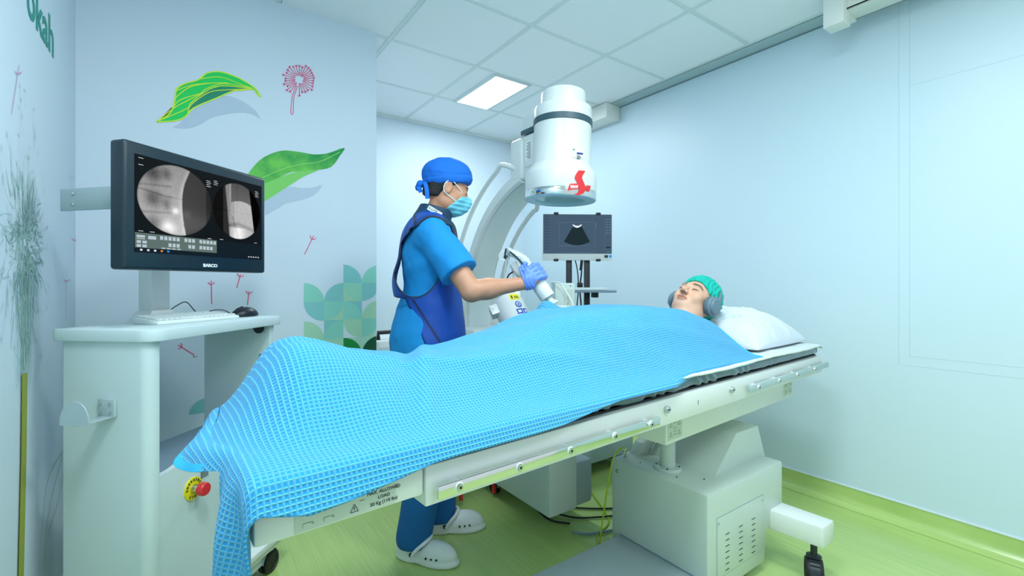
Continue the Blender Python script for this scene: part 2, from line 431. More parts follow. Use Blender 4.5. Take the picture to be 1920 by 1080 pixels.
# cable ducts hung from the ceiling at the right wall
d = MB(); cm = mat('duct_white', (232, 234, 230), .4)
d.box((2.66, -.9, 2.545), (2.80, .93, 2.553), .001); d.box((2.66, -.9, 2.545), (2.666, .93, 2.65), .001); d.box((2.794, -.9, 2.545), (2.80, .93, 2.65), .001)
d.box((2.62, .90, 2.475), (2.712, .99, 2.65), .006); d.box((2.70, .905, 2.53), (2.80, .985, 2.65), .004)
tag(d.build('cable_duct', cm), 'long white cable duct with a dropped end cap under the ceiling above the blank wall', 'cable duct')
d = MB(); d.box((2.757, 2.577, 2.527), (2.917, 3.875, 2.645), .004)
tag(d.build('cable_duct', cm), 'short pale boxed duct at ceiling corner behind the round white detector', 'cable duct')

# ---------------------------------------------------------------- mural prints
def mp(px, py): return rayY(px, py, YM-.0015)
def poly(mb, pts, m, lift=0):
    P = [mp(*p) for p in pts]; mb.poly([(p.x, YM-.0012-lift, p.z) for p in P][::-1], m)
RL = [0]
def ribbon(mb, pts, w, m, mapf=None, nrm=Vector((0, -1, 0)), lift=0, taper=False):
    RL[0] = (RL[0]+1) % 40; lift += .00002*RL[0]
    P = [(mapf or mp)(*p) for p in pts]; vs = []; k = len(P)
    for i, p in enumerate(P):
        t = (P[min(i+1, k-1)]-P[max(0, i-1)]).normalized(); s = t.cross(nrm).normalized()
        ww = w*(1-i/(k-1)*.8) if taper else w
        q = p+nrm*lift; vs += [q+s*ww/2, q-s*ww/2]
    mb.add(vs, [(2*i, 2*i+1, 2*i+3, 2*i+2) for i in range(k-1)], None, m)
def cr(pts, n=6): return [(v.x, v.y) for v in bez([(x, y, 0) for x, y in pts], n)]
S = .375
def sc(l): return [(x*S, y*S) for x, y in l]
print_shadow = mat('print_pale_blue', (188, 207, 224), .6)
pg1 = mat('print_green', (0, 214, 92), .6); pg2 = mat('print_dark_green', (0, 142, 104), .6); pyl = mat('print_lime', (214, 244, 60), .6)
pk = mat('print_pink', (232, 56, 122), .6)
def leafmat():
    m = bpy.data.materials.new('print_leaf'); m.use_nodes = True; nt = m.node_tree; b = nt.nodes['Principled BSDF']; b.inputs['Roughness'].default_value = .6
    tc = nt.nodes.new('ShaderNodeTexCoord'); n = nt.nodes.new('ShaderNodeTexNoise'); n.inputs['Scale'].default_value = 9; n.inputs['Detail'].default_value = 4
    c = nt.nodes.new('ShaderNodeValToRGB'); c.color_ramp.elements[0].position = .35; c.color_ramp.elements[0].color = (*lin((10, 150, 70)), 1)
    c.color_ramp.elements[1].position = .65; c.color_ramp.elements[1].color = (*lin((110, 205, 80)), 1)
    nt.links.new(tc.outputs['Object'], n.inputs['Vector']); nt.links.new(n.outputs['Fac'], c.inputs[0]); nt.links.new(c.outputs[0], b.inputs['Base Color']); return m
pleaf = leafmat()
def dec(mb, name, label):
    o = mb.build(name, None, wm, 0); o['label'] = label; return o
L = MB()
poly(L, sc([(862, 636), (885, 626), (905, 610), (918, 585), (935, 560), (965, 540), (1000, 522), (1060, 496), (1120, 480), (1150, 481), (1180, 490), (1215, 507), (1250, 530), (1275, 550), (1290, 568), (1303, 597), (1285, 582), (1255, 568), (1220, 561), (1170, 563), (1120, 571), (1075, 580), (1040, 596), (1010, 616), (980, 631), (950, 639), (920, 642), (890, 640)]), print_shadow)
out = sc([(783, 610), (835, 580), (862, 545), (876, 490), (882, 448), (920, 420), (990, 400), (1030, 368), (1080, 358), (1130, 366), (1200, 393), (1265, 433), (1290, 460), (1303, 487), (1282, 465), (1262, 446), (1200, 452), (1165, 455), (1080, 492), (1000, 525), (955, 550), (925, 585), (870, 605)])
poly(L, cr(out, 3), pg1, .0003)
poly(L, sc([(938, 560), (952, 522), (990, 490), (1040, 450), (1120, 428), (1200, 434), (1255, 444), (1165, 455), (1080, 492), (1000, 525)]), pg2, .0005)
ribbon(L, cr(out+[out[0]], 3), .0055, pyl, lift=.0008)
for ln in ([(783, 610), (870, 540), (1000, 470), (1030, 445), (1120, 418), (1260, 442)], [(783, 608), (900, 560), (945, 535), (950, 520), (1010, 470), (1100, 430), (1260, 444)],
           [(860, 548), (900, 500), (1010, 466)], [(876, 490), (950, 435), (1060, 416), (1140, 415)], [(882, 455), (960, 425), (1090, 414)], [(1000, 395), (1100, 385), (1200, 420), (1262, 442)], [(940, 570), (955, 525), (1045, 462), (1130, 450), (1255, 445)]):
    ribbon(L, cr(sc(ln), 4), .0036, pyl, lift=.001)
dec(L, 'printed_leaf', 'green outlined leaf printed on wall')
L = MB()
poly(L, cr(sc([(1328, 1078), (1328, 985), (1440, 935), (1500, 940), (1560, 938), (1612, 925), (1570, 975), (1500, 1000), (1430, 1015)]), 3), print_shadow)
poly(L, cr(sc([(1300, 925), (1400, 885), (1500, 855), (1590, 850), (1520, 882), (1440, 932), (1325, 1006), (1290, 1020)]), 3), mat('print_light_green', (128, 212, 104), .6), .0003)
poly(L, cr(sc([(1240, 870), (1270, 830), (1310, 792), (1370, 763), (1430, 752), (1510, 762), (1570, 772), (1640, 766), (1722, 739), (1700, 778), (1655, 835), (1580, 850), (1500, 856), (1450, 862), (1400, 885), (1330, 915), (1280, 925)]), 3), pleaf, .0006)
ribbon(L, cr(sc([(1290, 900), (1400, 850), (1500, 822), (1600, 808), (1700, 760)]), 4), .003, mat('print_vein', (150, 225, 120), .6), lift=.001)
dec(L, 'printed_leaf', 'soft green leaf printed on wall behind monitor')
L = MB(); cx, cy = 1497, 398
for k in range(30):
    a = 2*math.pi*k/30+.1; r0 = 16+random.random()*10; r1 = 62+random.random()*20
    if 1.75 < a < 2.15: continue
    p0 = (cx+r0*math.cos(a), cy+r0*math.sin(a)); p1 = (cx+r1*math.cos(a), cy+r1*math.sin(a)*.92)
    ribbon(L, sc([p0, p1]), .0032, pk)
    for s in (-.6, 0, .6):
        ribbon(L, sc([p1, (p1[0]+11*math.cos(a+s), p1[1]+11*math.sin(a+s))]), .003, pk, lift=.0002)
ribbon(L, cr(sc([(1483, 425), (1462, 480), (1453, 567)])), .003, pk); ribbon(L, cr(sc([(1490, 428), (1470, 485), (1465, 567), (1453, 567)])), .003, pk)
dec(L, 'printed_dandelion', 'pink line dandelion printed on wall')
def seed(mb, x0, y0, x1, y1, mapf=None, nrm=Vector((0, -1, 0)), w=.0035, m=None):
    m = m or pk; dx, dy = x0-x1, y0-y1; l = math.hypot(dx, dy); dx /= l; dy /= l
    ribbon(mb, [(x1, y1), (x0, y0)], w, m, mapf, nrm)
    b = (x1+dx*l*.82, y1+dy*l*.82)
    ribbon(mb, cr([(b[0]-dy*6+dx*5, b[1]+dx*6+dy*5), (b[0]-dy*3+dx, b[1]+dx*3+dy), (b[0]+dy*3+dx, b[1]-dx*3+dy), (b[0]+dy*6+dx*5, b[1]-dx*6+dy*5)], 3), w, m, mapf, nrm, lift=.0003)
L = MB()
for a in ((588, 442, 571, 477), (396, 526, 397, 570), (451, 514, 444, 540), (467, 546, 464, 572), (334, 647, 370, 669)):
    seed(L, *a)
dec(L, 'printed_seed', 'pink dandelion seeds printed on wall')
# quarter-circle tile pattern
L = MB(); ox, oy, k = 540, 470, .213
xs = [mp(ox+x*k, 600).x for x in (140, 318, 486, 650)]; cw = (xs[3]-xs[0])/3; xs = [xs[0]+cw*i for i in range(5)]
z0 = mp(ox+600*k, oy+125*k).z
cols = dict(a=(140, 212, 196), b=(132, 200, 200), c=(150, 214, 190), d=(168, 216, 186), e=(176, 220, 200), g=(0, 138, 56), h=(0, 84, 52))
cmats = {q: mat('print_tile_'+q, v, .6) for q, v in cols.items()}
def cell(c, r, corner, col, bg=None):
    x0, x1 = xs[0]+cw*c, xs[0]+cw*(c+1); zt = z0-cw*r; zb = zt-cw
    x1c = min(x1, XM-.001)
    if bg: L.add([(x0, YM-.0010, zb), (x1c, YM-.0010, zb), (x1c, YM-.0010, zt), (x0, YM-.0010, zt)], [(0, 1, 2, 3)], None, cmats[bg])
    if corner:
        X = x0 if 'L' in corner else x1; Z = zt if 'T' in corner else zb; sx = 1 if 'L' in corner else -1; sz = -1 if 'T' in corner else 1
        pts = [(X, Z)]+[(X+sx*cw*math.cos(math.pi/2*i/16), Z+sz*cw*math.sin(math.pi/2*i/16)) for i in range(17)]
        pts = [(min(a, XM-.001), b) for a, b in pts]
        L.poly([(a, YM-.0015, b) for a, b in pts], cmats[col])
for a in ((2, 0, 'BL', 'b'), (3, 0, 'BR', 'a'), (0, 1, 'BL', 'a'), (1, 1, 'BR', 'b'), (2, 1, 'TR', 'c', 'd'), (3, 1, 'TL', 'b'), (0, 2, 'TR', 'b'), (1, 2, 'TL', 'a', 'd'), (2, 2, 'BL', 'a', 'b'), (3, 2, 'BR', 'd'),
          (0, 3, 'BL', 'd'), (1, 3, 'BR', 'a', 'b'), (2, 3, 'TR', 'd'), (3, 3, 'TL', 'a', 'e'), (0, 4, None, 'c', 'c'), (1, 4, None, 'd', 'd'), (2, 4, 'BL', 'g', 'e'), (3, 4, 'BR', 'h', 'e'),
          (-1, 4, 'BR', 'c'), (-1, 5, 'TR', 'b'), (0, 5, 'TL', 'a'), (1, 5, 'BR', 'b'), (2, 5, 'TR', 'g'), (3, 5, 'TL', 'h'), (-4, 5.2, 'BR', 'c'), (-4, 6.2, 'TR', 'b')):
    cell(*a)
p_ = mp(388, 773); q_ = mp(355, 773); r_c = p_.x-q_.x
L.poly([(p_.x, YM-.0015, p_.z)]+[(p_.x-r_c*math.cos(math.pi/2*i/16), YM-.0015, p_.z+r_c*math.sin(math.pi/2*i/16)) for i in range(17)], cmats['b'])
dec(L, 'printed_tiles', 'green quarter circle pattern printed on wall')
# prints on the left wall
def lp(px, py): q = rayX(px, py, XL+.0015); return q
NX = Vector((1, 0, 0)); L = MB(); df = [mat('print_fluff_'+str(i), c, .6) for i, c in enumerate([(150, 196, 190), (176, 212, 206), (120, 172, 164), (194, 222, 218), (138, 188, 178)])]
rs = random.Random(7); c0 = lp(45, 450)
for i in range(620):
    a = rs.random()*2*math.pi; r1 = abs(rs.gauss(0, 1))
    yy = c0.y+.02+rs.gauss(0, .075); zz = c0.z+rs.gauss(-.02, .085)
    ln = .02+rs.random()*.09; a = math.atan2(zz-c0.z+rs.gauss(0, .06), yy-c0.y+rs.gauss(0, .06))
    p0 = Vector((XL+.001+.0001*(i % 9), yy, zz)); p1 = p0+Vector((0, math.cos(a)*ln*.7, math.sin(a)*ln))
    t = (p1-p0).normalized(); s = t.cross(NX)*(.0009+rs.random()*.0012)
    L.add([p0+s, p0-s, p1-s*.4, p1+s*.4], [(0, 1, 2, 3)], None, df[rs.randrange(5)])
for i in range(70):
    a = rs.random()*2*math.pi; rr_ = .10+rs.random()*.13; c = Vector((XL+.002, c0.y+.03+math.cos(a)*rr_*1.1, c0.z+math.sin(a)*rr_*1.7))
    b = c+Vector((0, math.cos(a)*.03, math.sin(a)*.05)); s = (b-c).normalized().cross(NX)*.0006
    L.add([c+s, c-s, b-s, b+s], [(0, 1, 2, 3)], None, df[3])
    for q in range(6):
        w = a+(q-2.5)*.45; e2 = b+Vector((0, math.cos(w), math.sin(w)))*.014; s = (e2-b).normalized().cross(NX)*.0004
        L.add([b+s, b-s, e2-s, e2+s], [(0, 1, 2, 3)], None, df[rs.choice((0, 3))])
for i in range(130):
    p0 = Vector((XL+.002+.0001*(i % 7), c0.y+.02+rs.gauss(0, .06), c0.z-.08-rs.random()*.12)); p1 = p0+Vector((0, (c0.y-p0.y)*.5+rs.gauss(0, .02), -.10-rs.random()*.22)); s = Vector((0, .0007, 0))
    L.add([p0+s, p0-s, p1-s, p1+s], [(0, 1, 2, 3)], None, df[rs.randrange(5)])
o = L.build('printed_dandelion', None, wl); o['label'] = 'grey green dandelion clock printed on wall'
L = MB(); ribbon(L, [(45, 700), (43, 860), (38, 1080), (30, 1500)], .055, mat('print_stem', (158, 166, 52), .6), lp, NX, lift=.0016)
for a in ((124, 838, 100, 920, 84, 1010), (124, 838, 112, 930, 88, 1010), (124, 838, 90, 900, 78, 1010)):
    ribbon(L, cr([(a[0], a[1]), (a[2], a[3]), (a[4], a[5]), (a[4]-4, a[5]+60)], 5), .0025, mat('print_stem2', (140, 190, 90), .6), lp, NX)
L.build('printed_stem', None, wl)
L = MB(); pale = mat('print_pale_pink', (206, 140, 180), .6)
seed(L, 36, 122, 22, 214, lp, NX, .003, pale); seed(L, 141, 442, 139, 492, lp, NX, .0025, pk); seed(L, 125, 512, 124, 600, lp, NX, .002, pk); seed(L, 135, 320, 130, 400, lp, NX, .0015, pale)
L.build('printed_seed', None, wl)
teal = mat('print_teal', (0, 140, 130), .5)
text('okah', .175, (XL+.001, 1.90, 1.985), (0, 1, 0), (0, 0, 1), teal, wl, sx=1.02, bold=.003)
text('ng', .11, (XL+.001, 2.03, 2.17), (0, 1, 0), (0, 0, 1), pyl, wl)
# ================================================================ patient table
TO = Vector((.087, .80, 0)); TA = rad(3.6); TL_, TW = 2.43, .62
TU = Vector((math.cos(TA), math.sin(TA), 0)); TV = Vector((-math.sin(TA), math.cos(TA), 0))
TM = Matrix.Translation(TO) @ Matrix.Rotation(TA, 4, 'Z')
def T(s, t, z): return TM @ Vector((s, t, z))
def onT(px, py, t=0):
    r = (px-960)/FPX; D = F+R*r; q = TO+TV*t; k = q.dot(TV)/D.dot(TV); p = at(px, py, k); return (p-TO).dot(TU), p.z
ZT, ZB = .848, .769
tb = thing('examination_table', T(1.6, .3, 0), 'long white motorised patient table on a boxy wheeled base under the blue blanket', 'medical table')
MB().box((.292, 0, ZB), (TL_, TW, ZT), .003, TM).build('table_top', white_m, tb)
f = MB().box((0, .003, .792), (.29, TW-.003, ZT-.002), .006, TM); f.build('foot_section', white_m, tb)
# labels on the side of the foot section
lb = MB(); s0, _ = onT(553, 980); s1, _ = onT(742, 905)
lb.box((s0, .0015, .797), (s1, .004, .836), 0, TM); lbo = lb.build('warning_label', paper_m, tb)
def tt(txt, size, s, z, par=lbo, t=.0012, **k): text(txt, size, T(s, t, z), TU, (0, 0, 1), ink_m, par, **k)
tt('MAX. ALLOWED', .0085, s1-.022, .823, align='CENTER'); tt('LOAD', .0085, s1-.022, .813, align='CENTER'); tt('50 Kg (110 lbs)', .0085, s1-.022, .803, align='CENTER')
sw, _ = onT(665, 940)
ic = MB()
for p, q in (((-.007, 0), (.007, 0)), ((.007, 0), (0, .013)), ((0, .013), (-.007, 0))): ic.tube([T(sw+p[0], .001, .803+p[1]), T(sw+q[0], .001, .803+q[1])], .0005, 4)
ic.tube([T(sw, .001, .806), T(sw, .001, .812)], .0007, 4); ic.tube([T(sw+.009, .001, .819), T(sw+.018, .001, .819)], .0004, 4)
for sx in (s0+.012, s0+.045):
    pts = [(0, 0), (0, .006), (.016, .006), (.014, .003), (.018, .003)]
    ic.tube([T(sx+a, .001, .803+b) for a, b in pts], .0003, 4)
ic.each('label_symbol', ink_m, lbo)
# black strip standing in for the shaded gap under the mattress
MB().box((.15, .02, ZT-.001), (TL_-.02, TW-.02, ZT+.006), 0, TM).build('mattress_gap_shade', black_m, tb)
# accessory rails
def rail(px0, px1, bolts, zc, name, mtl, over=0):
    a, _ = onT(px0, 0); b, _ = onT(px1, 0)
    r = MB().box((a, -.022, zc-.0125), (b+over, -.013, zc+.0125), .0015, TM); ro = r.build(name, mtl, tb)
    for k in bolts:
        s, _ = onT(k, 0); w = MB()
        w.lathe([(0, .0245), (.0085, .0245), (.010, .023), (.010, 0), (0, 0)], T(s, 0, zc), -TV, 20)
        w.build('spacer', white_m, ro)
        w = MB(); w.lathe([(0, .0275), (.007, .0275), (.0075, .0265), (.0075, .022)], T(s, 0, zc), -TV, 20, m=steel_m)
        w.lathe([(0, .0282), (.003, .0282), (.003, .027)], T(s, 0, zc), -TV, 6, m=black_m); w.build('bolt', steel_m, ro)
    return ro
rail(811, 1226, (850, 962, 1057, 1140, 1208), .799, 'accessory_rail', chrome_m)
rail(1397, 1540, (1411, 1450, 1484, 1517), .806, 'accessory_rail', alu_m, .03)
for px in (1248, 1370):
    s, _ = onT(px, 770)
    w = MB().lathe([(0, .012), (.009, .012), (.0105, .010), (.0105, 0)], T(s, 0, .818), -TV, 20); w.box((s-.008, -.0128, .817), (s+.008, -.0115, .8195), 0, TM, black_m)
    w.mats and None; w.mi = w.mi; 
    w.mats = [steel_m, black_m]; w.mi = [0 if i < 20*3 else 1 for i in range(len(w.f))]; w.build('screw', None, tb)
w = MB(); s, _ = onT(1309, 775); w.box((s-.0012, -.0006, .80), (s+.0012, .001, .816), 0, TM); w.build('position_mark', ink_m, tb)
# under beam and column bracket
uz0 = .60
MB().box((1.275, .11, .638), (2.385, .50, ZB+.002), .005, TM).build('under_beam', white_m, tb)
def sticker(s0, s1, z0, z1, t, par):
    k = MB().box((s0, t-.0012, z0), (s1, t+.001, z1), 0, TM).build('rating_label', paper_m, par)
    i = MB()
    for x in (.2, .8):
        for zz in (.15, .6):
            c = s0+(s1-s0)*x; h = z0+(z1-z0)*zz; r = (s1-s0)*.09
            i.tube([T(c-r, t-.0016, h), T(c+r, t-.0016, h), T(c, t-.0016, h+r*2), T(c-r, t-.0016, h)], .0004, 4)
    i.tube([T(s0+(s1-s0)*.15, t-.0016, z0+(z1-z0)*.9), T(s0+(s1-s0)*.85, t-.0016, z0+(z1-z0)*.9)], .0005, 4)
    i.tube([T(s0+(s1-s0)*.35, t-.0016, z0+(z1-z0)*.72), T(s0+(s1-s0)*.5, t-.0016, z0+(z1-z0)*.78), T(s0+(s1-s0)*.62, t-.0016, z0+(z1-z0)*.72)], .0005, 4)
    for q in (.5, .36, .22): i.tube([T(s0+(s1-s0)*.38, t-.0016, z0+(z1-z0)*q), T(s0+(s1-s0)*.62, t-.0016, z0+(z1-z0)*q)], .0005, 4)
    i.each('label_symbol', ink_m, k)
sticker(1.287, 1.375, .652, .728, .11, tb); sticker(2.275, 2.365, .655, .728, .11, tb)
# cabinet base (axis aligned with the room)
cab = MB(); CX0, CX1, CY0, CY1, CZ = 1.552, 2.125, .957, 1.42, .425
cab.prism([(CX0, CY0, .04), (1.97, CY0, .04), (1.985, CY0, .16), (CX1, CY0, .17), (CX1, CY0, CZ), (CX0, CY0, CZ)], (0, CY1-CY0, 0), bev=.010)
cabo = cab.build('base_cabinet', cream_m, tb)
f = MB(); f.prism([(1.724, 1.035, CZ-.003), (2.132, 1.035, CZ-.003), (2.098, 1.05, .560), (1.918, 1.05, .560)], (0, .32, 0), bev=.003); f.build('hood', cream_m, tb)
f = MB().prism([(1.66, 1.363, CZ-.003), (1.74, 1.363, CZ-.003), (1.90, 1.363, .55), (1.70, 1.363, .47)], (0, .05, 0), bev=.003); f.build('hood_rear', cream_m, tb)
cc = (1.649, 1.198)
f = MB().lathe([(.031, CZ-.002), (.031, .645)], (cc[0], cc[1], 0), n=40); f.build('column', cream_m, tb)
f = MB().lathe([(.031, .010), (.034, .012), (.054, .010), (.056, .006), (.056, -.002)], (cc[0], cc[1], CZ+.001), n=40)
fo = f.build('column_flange', cream_m, tb)
f = MB()
for k in range(4): f.lathe([(0, .0135), (.004, .0135), (.004, .010)], (cc[0]+.045*math.cos(k*math.pi/2+.6), cc[1]+.045*math.sin(k*math.pi/2+.6), CZ+.001), n=10)
for x, y in ((1.60, 1.30), (1.60, 1.12), (1.67, 1.045), (1.71, 1.40)): f.lathe([(0, .002), (.003, .002), (.003, 0)], (x, y, CZ+.001), n=10)
f.each('screw', dark_m, tb)
# vent panel on the front face
vp = [rayY(1344, 978, CY0), rayY(1432, 927, CY0)]
px0, px1 = rayY(1344, 978, CY0).x, rayY(1431, 927, CY0).x; pz1 = rayY(1431, 927, CY0).z; pz0 = .10
f = MB().box((px0, CY0-.002, pz0), (px1, CY0+.002, pz1), .001, m=cream_m); 
for x0, x1, z0, z1 in ((px0-.001, px1+.001, pz1, pz1+.0014), (px0-.001, px0+.0004, pz0, pz1), (px1, px1+.0014, pz0, pz1), (px0, px1, pz0-.0012, pz0)):
    f.box((x0, CY0-.0012, z0), (x1, CY0+.001, z1), m=mid_m)
vpo = f.build('access_panel', None, tb)
f = MB()
for c in range(3):
    for r in range(7):
        x = px0+(px1-px0)*(.2+.28*c); z = pz1-.075-.0225*r
        f.box((x-.013, CY0-.0028, z-.0014), (x+.013, CY0-.001, z+.0014))
f.each('vent_slot', ink_m, vpo)
f = MB()
for x, z in ((px0+.008, pz1-.018), (px1-.008, pz1-.018)): f.lathe([(0, .003), (.006, .003), (.006, 0)], (x, CY0-.001, z), (0, -1, 0), 12)
f.each('panel_lock', alu_m, vpo)
f = MB().lathe([(0, .008), (.007, .008), (.009, .003), (.009, 0)], (CX0, 1.385, .375), (-1, 0, 0), 12); f.build('side_screw', steel_m, tb)
f = MB().lathe([(0, .035), (.008, .035), (.008, .028), (.006, .026), (.006, .006), (.009, .004), (.009, 0)], (1.60, 1.385, CZ), n=16); earth = f.build('earth_terminal', steel_m, tb)
# foot plate
f = MB().box((.72, .90, .045), (CX0+.01, 1.372, .103), .006); f.build('foot_plate', grey_m, tb)
f = MB().box((CX0-.003, .96, .1035), (CX0+.001, 1.372, .107)); f.build('foot_plate_seam', mid_m, tb)
# outrigger legs
def outr(y0, y1, dy):
    f = MB().prism([(2.00, y1, .15), (2.135, y1, .15), (2.125, y0, .165), (2.02, y0, .165)], (0, 0, .085), bev=.010); return f
outr(.76, 1.30, 0).build('outrigger', white_m, tb)
f = MB().prism([(2.00, 1.35, .15), (2.135, 1.35, .15), (2.125, 1.62, .165), (2.02, 1.62, .165)][::-1], (0, 0, .085), bev=.010); f.build('outrigger', white_m, tb)
def castor(c, r, parent, axis=(1, 0, 0), name='castor', w=.03, body=dark_m, red=False, topz=None):
    c = Vector(c); a = Vector(axis).normalized()
    b = MB()
    for s in (-1, 1):
        b.lathe([(0, s*.004), (r-.006, s*.004), (r, s*.009), (r, s*w*.8), (r-.005, s*w), (r*.7, s*w), (r*.66, s*w*.85), (0, s*w*.85)][::s], c+Vector((0, 0, r)), a, 28)
    o = b.build(name, black_m, parent, smooth=40)
    h = MB(); fw = a.cross(Vector((0, 0, 1)))
    pts = [c+Vector((0, 0, r))+fw*math.cos(t)*(r*1.08)+Vector((0, 0, 1))*math.sin(t)*(r*1.08) for t in [math.pi*(.05+.1*i) for i in range(10)]]
    vs = []
    for p in pts: vs += [p-a*w*.55, p+a*w*.55]
    n = len(pts)
    h.add(vs, [(2*i, 2*i+1, 2*i+3, 2*i+2) for i in range(n-1)])
    for i in range(3, 8): h.tube([pts[i]-a*w*.6+Vector((0, 0, .003)), pts[i]+a*w*.6+Vector((0, 0, .003))], .003, 6)
    tz = topz if topz else c.z+2*r+.03
    h.lathe([(r*.45, 2*r*1.02), (r*.5, 2*r*1.02+.008), (.012, 2*r*1.02+.012), (.012, tz-c.z)], c, n=16)
    h.build('castor_hood', body, o)
    return o
castor((2.035, .80, 0), .055, tb, (-.45, .89, 0), topz=.17)
castor((2.07, 1.58, 0), .062, tb, (.9, -.35, 0), topz=.17)
castor((.82, 1.12, 0), .022, tb, (1, 0, 0), topz=.05, w=.012); castor((.82, .98, 0), .022, tb, (1, 0, 0), topz=.05, w=.012); castor((1.62, 1.3, 0), .02, tb, topz=.05, w=.012); castor((1.62, 1.02, 0), .02, tb, topz=.05, w=.012)

# green-yellow earth cable from the terminal to the floor
c = MB().tube(bez([(1.60, 1.385, CZ+.037), (1.585, 1.39, CZ+.04), (1.54, 1.395, CZ+.01), (1.515, 1.41, .30), (1.50, 1.43, .12), (1.50, 1.45, .012), (1.60, 1.55, .006), (1.75, 1.62, .006), (1.9, 1.9, .006)], 8), .0035, 8)
tag(c.build('earth_cable', grn_cable), 'green and yellow earth cable looping from table base down to the floor', 'cable')
c = MB().tube(bez([(1.56, 1.70, .008), (1.50, 1.80, .008), (1.50, 1.95, .05), (1.6, 1.9, .012), (1.75, 1.75, .008), (1.95, 1.62, .008)], 8), .005, 8)
tag(c.build('power_cable', black_m), 'black cable coiled on the green floor behind table base', 'cable')
c = MB().tube(bez([(1.52, 2.05, .10), (1.53, 1.90, .03), (1.60, 1.75, .009), (1.72, 1.66, .009), (1.9, 1.58, .009)], 8), .0045, 8)
tag(c.build('power_cable', black_m), 'thin black cable crossing the floor diagonally behind table base', 'cable')
c = MB().tube(bez([(1.50, 1.62, .02), (1.56, 1.58, .009), (1.66, 1.54, .009), (1.8, 1.50, .009)], 8), .006, 8)
tag(c.build('power_cable', mid_m), 'grey cable on the floor beside the green and yellow one', 'cable')

# ---------------------------------------------------------------- mattress, sheet, pillow
def grid_obj(name, fn, nu, nv, m, parent=None, thick=0, uvf=None, smooth=180):
    P = np.array([[fn(i/(nu-1), j/(nv-1)) for j in range(nv)] for i in range(nu)], float).reshape(-1, 3)
    q = [(i*nv+j, (i+1)*nv+j, (i+1)*nv+j+1, i*nv+j+1) for i in range(nu-1) for j in range(nv-1)]
    return P, q
def mattress():
    def f(P):
        q = np.stack([(P-np.array(TO)) @ np.array(TU), (P-np.array(TO)) @ np.array(TV), P[:, 2]], 1)
        d = sbox(q, (1.24, .31, .873), (1.18, .293, .021), .016)
        edge = np.clip(1-(q[:, 1]-.01)/.06, 0, 1)
        d += edge*.0035*(np.sin(q[:, 0]*60+np.sin(q[:, 0]*23)*3+q[:, 2]*50)*np.clip(1.6-np.abs(q[:, 0]-1.15)*1.6, 0.05, 1))
        return d
    return f
c0 = TO
# work in table-local coordinates then rotate into place
def tsdf(name, f, xs, ys, zs, mats, parent=None, **k):
    R3 = np.array(TM.to_3x3()); t0 = np.array(TO)
    return sdfobj(name, f, xs, ys, zs, mats, parent, xf=lambda V: V @ R3.T+t0, **k)
def fm(q):
    d = sbox(q, (1.235, .31, .8755), (1.185, .298, .0205), .012)
    edge = np.clip(1-q[:, 1]/.07, 0, 1)
    return d+edge*.004*np.sin(q[:, 0]*75+np.sin(q[:, 0]*23)*3+q[:, 2]*90)*np.clip(1.5-np.abs(q[:, 0]-1.15)*1.7, .04, 1)
mo = tsdf('mattress', fm, ax_(.03, 2.44, .008), ax_(0, .63, .012), ax_(.84, .91, .005), [matt_m])
tag(mo, 'thin slate grey vinyl mattress lying on top of white patient table', 'mattress')
def sheetf(u, v):
    s = .95+u*1.495; t = -.001+v*.619
    wav = .0022*math.sin(s*16+1)*math.sin(t*14)+.001*math.sin(s*41+t*9)
    z = .8985+max(0, wav)
    front = max(0, (.03-t)/.03)
    z -= front**2*(.003+.005*(.5+.5*math.sin(s*9+.6)))
    if u > .985: z -= .012
    t0 = t
    return T(s, t0, z)
P, q = grid_obj('s', sheetf, 160, 60, sheet_m)
so = mkobj('bed_sheet', P, q, [sheet_m]); tag(so, 'white sheet spread over head end of mattress below the pillow', 'sheet')
md = so.modifiers.new('s', 'SOLIDIFY'); md.thickness = .005; md.offset = 1
# pillow: superellipse cushion with pinched corners and folds
def pil(q):
    x = (q[:, 0]-2.155)/.275; y = (q[:, 1]-.345)/.285; 
    e = np.clip(1-np.abs(x)**2.6, 0, 1)**.55*np.clip(1-np.abs(y)**2.6, 0, 1)**.55
    fold = .012*fbm(q*[1, 1, .3], 20, 3)-.030*np.abs(fbm(q*[1.2, .7, .3], 34, 8))-.012*np.abs(fbm(q*[.8, 1.2, .3], 62, 11))+.005*fbm(q*[1, 1, .3], 60, 5)
    head = -.05*np.exp(-((q[:, 0]-1.93)**2/.010+(q[:, 1]-.42)**2/.02))
    top = .903+.012+e*(.172+fold)+head*e; bot = .9035+(1-e)*.012
    d = np.maximum(q[:, 2]-top, bot-q[:, 2])
    return np.maximum(d, np.maximum(np.abs(x)-1, np.abs(y)-1)*.25)*.6
po = tsdf('pillow', pil, ax_(1.86, 2.45, .006), ax_(.04, .65, .006), ax_(.89, 1.10, .005), [pill_m], it=2)
tag(po, 'plump white pillow under the patient head on the table end', 'pillow')

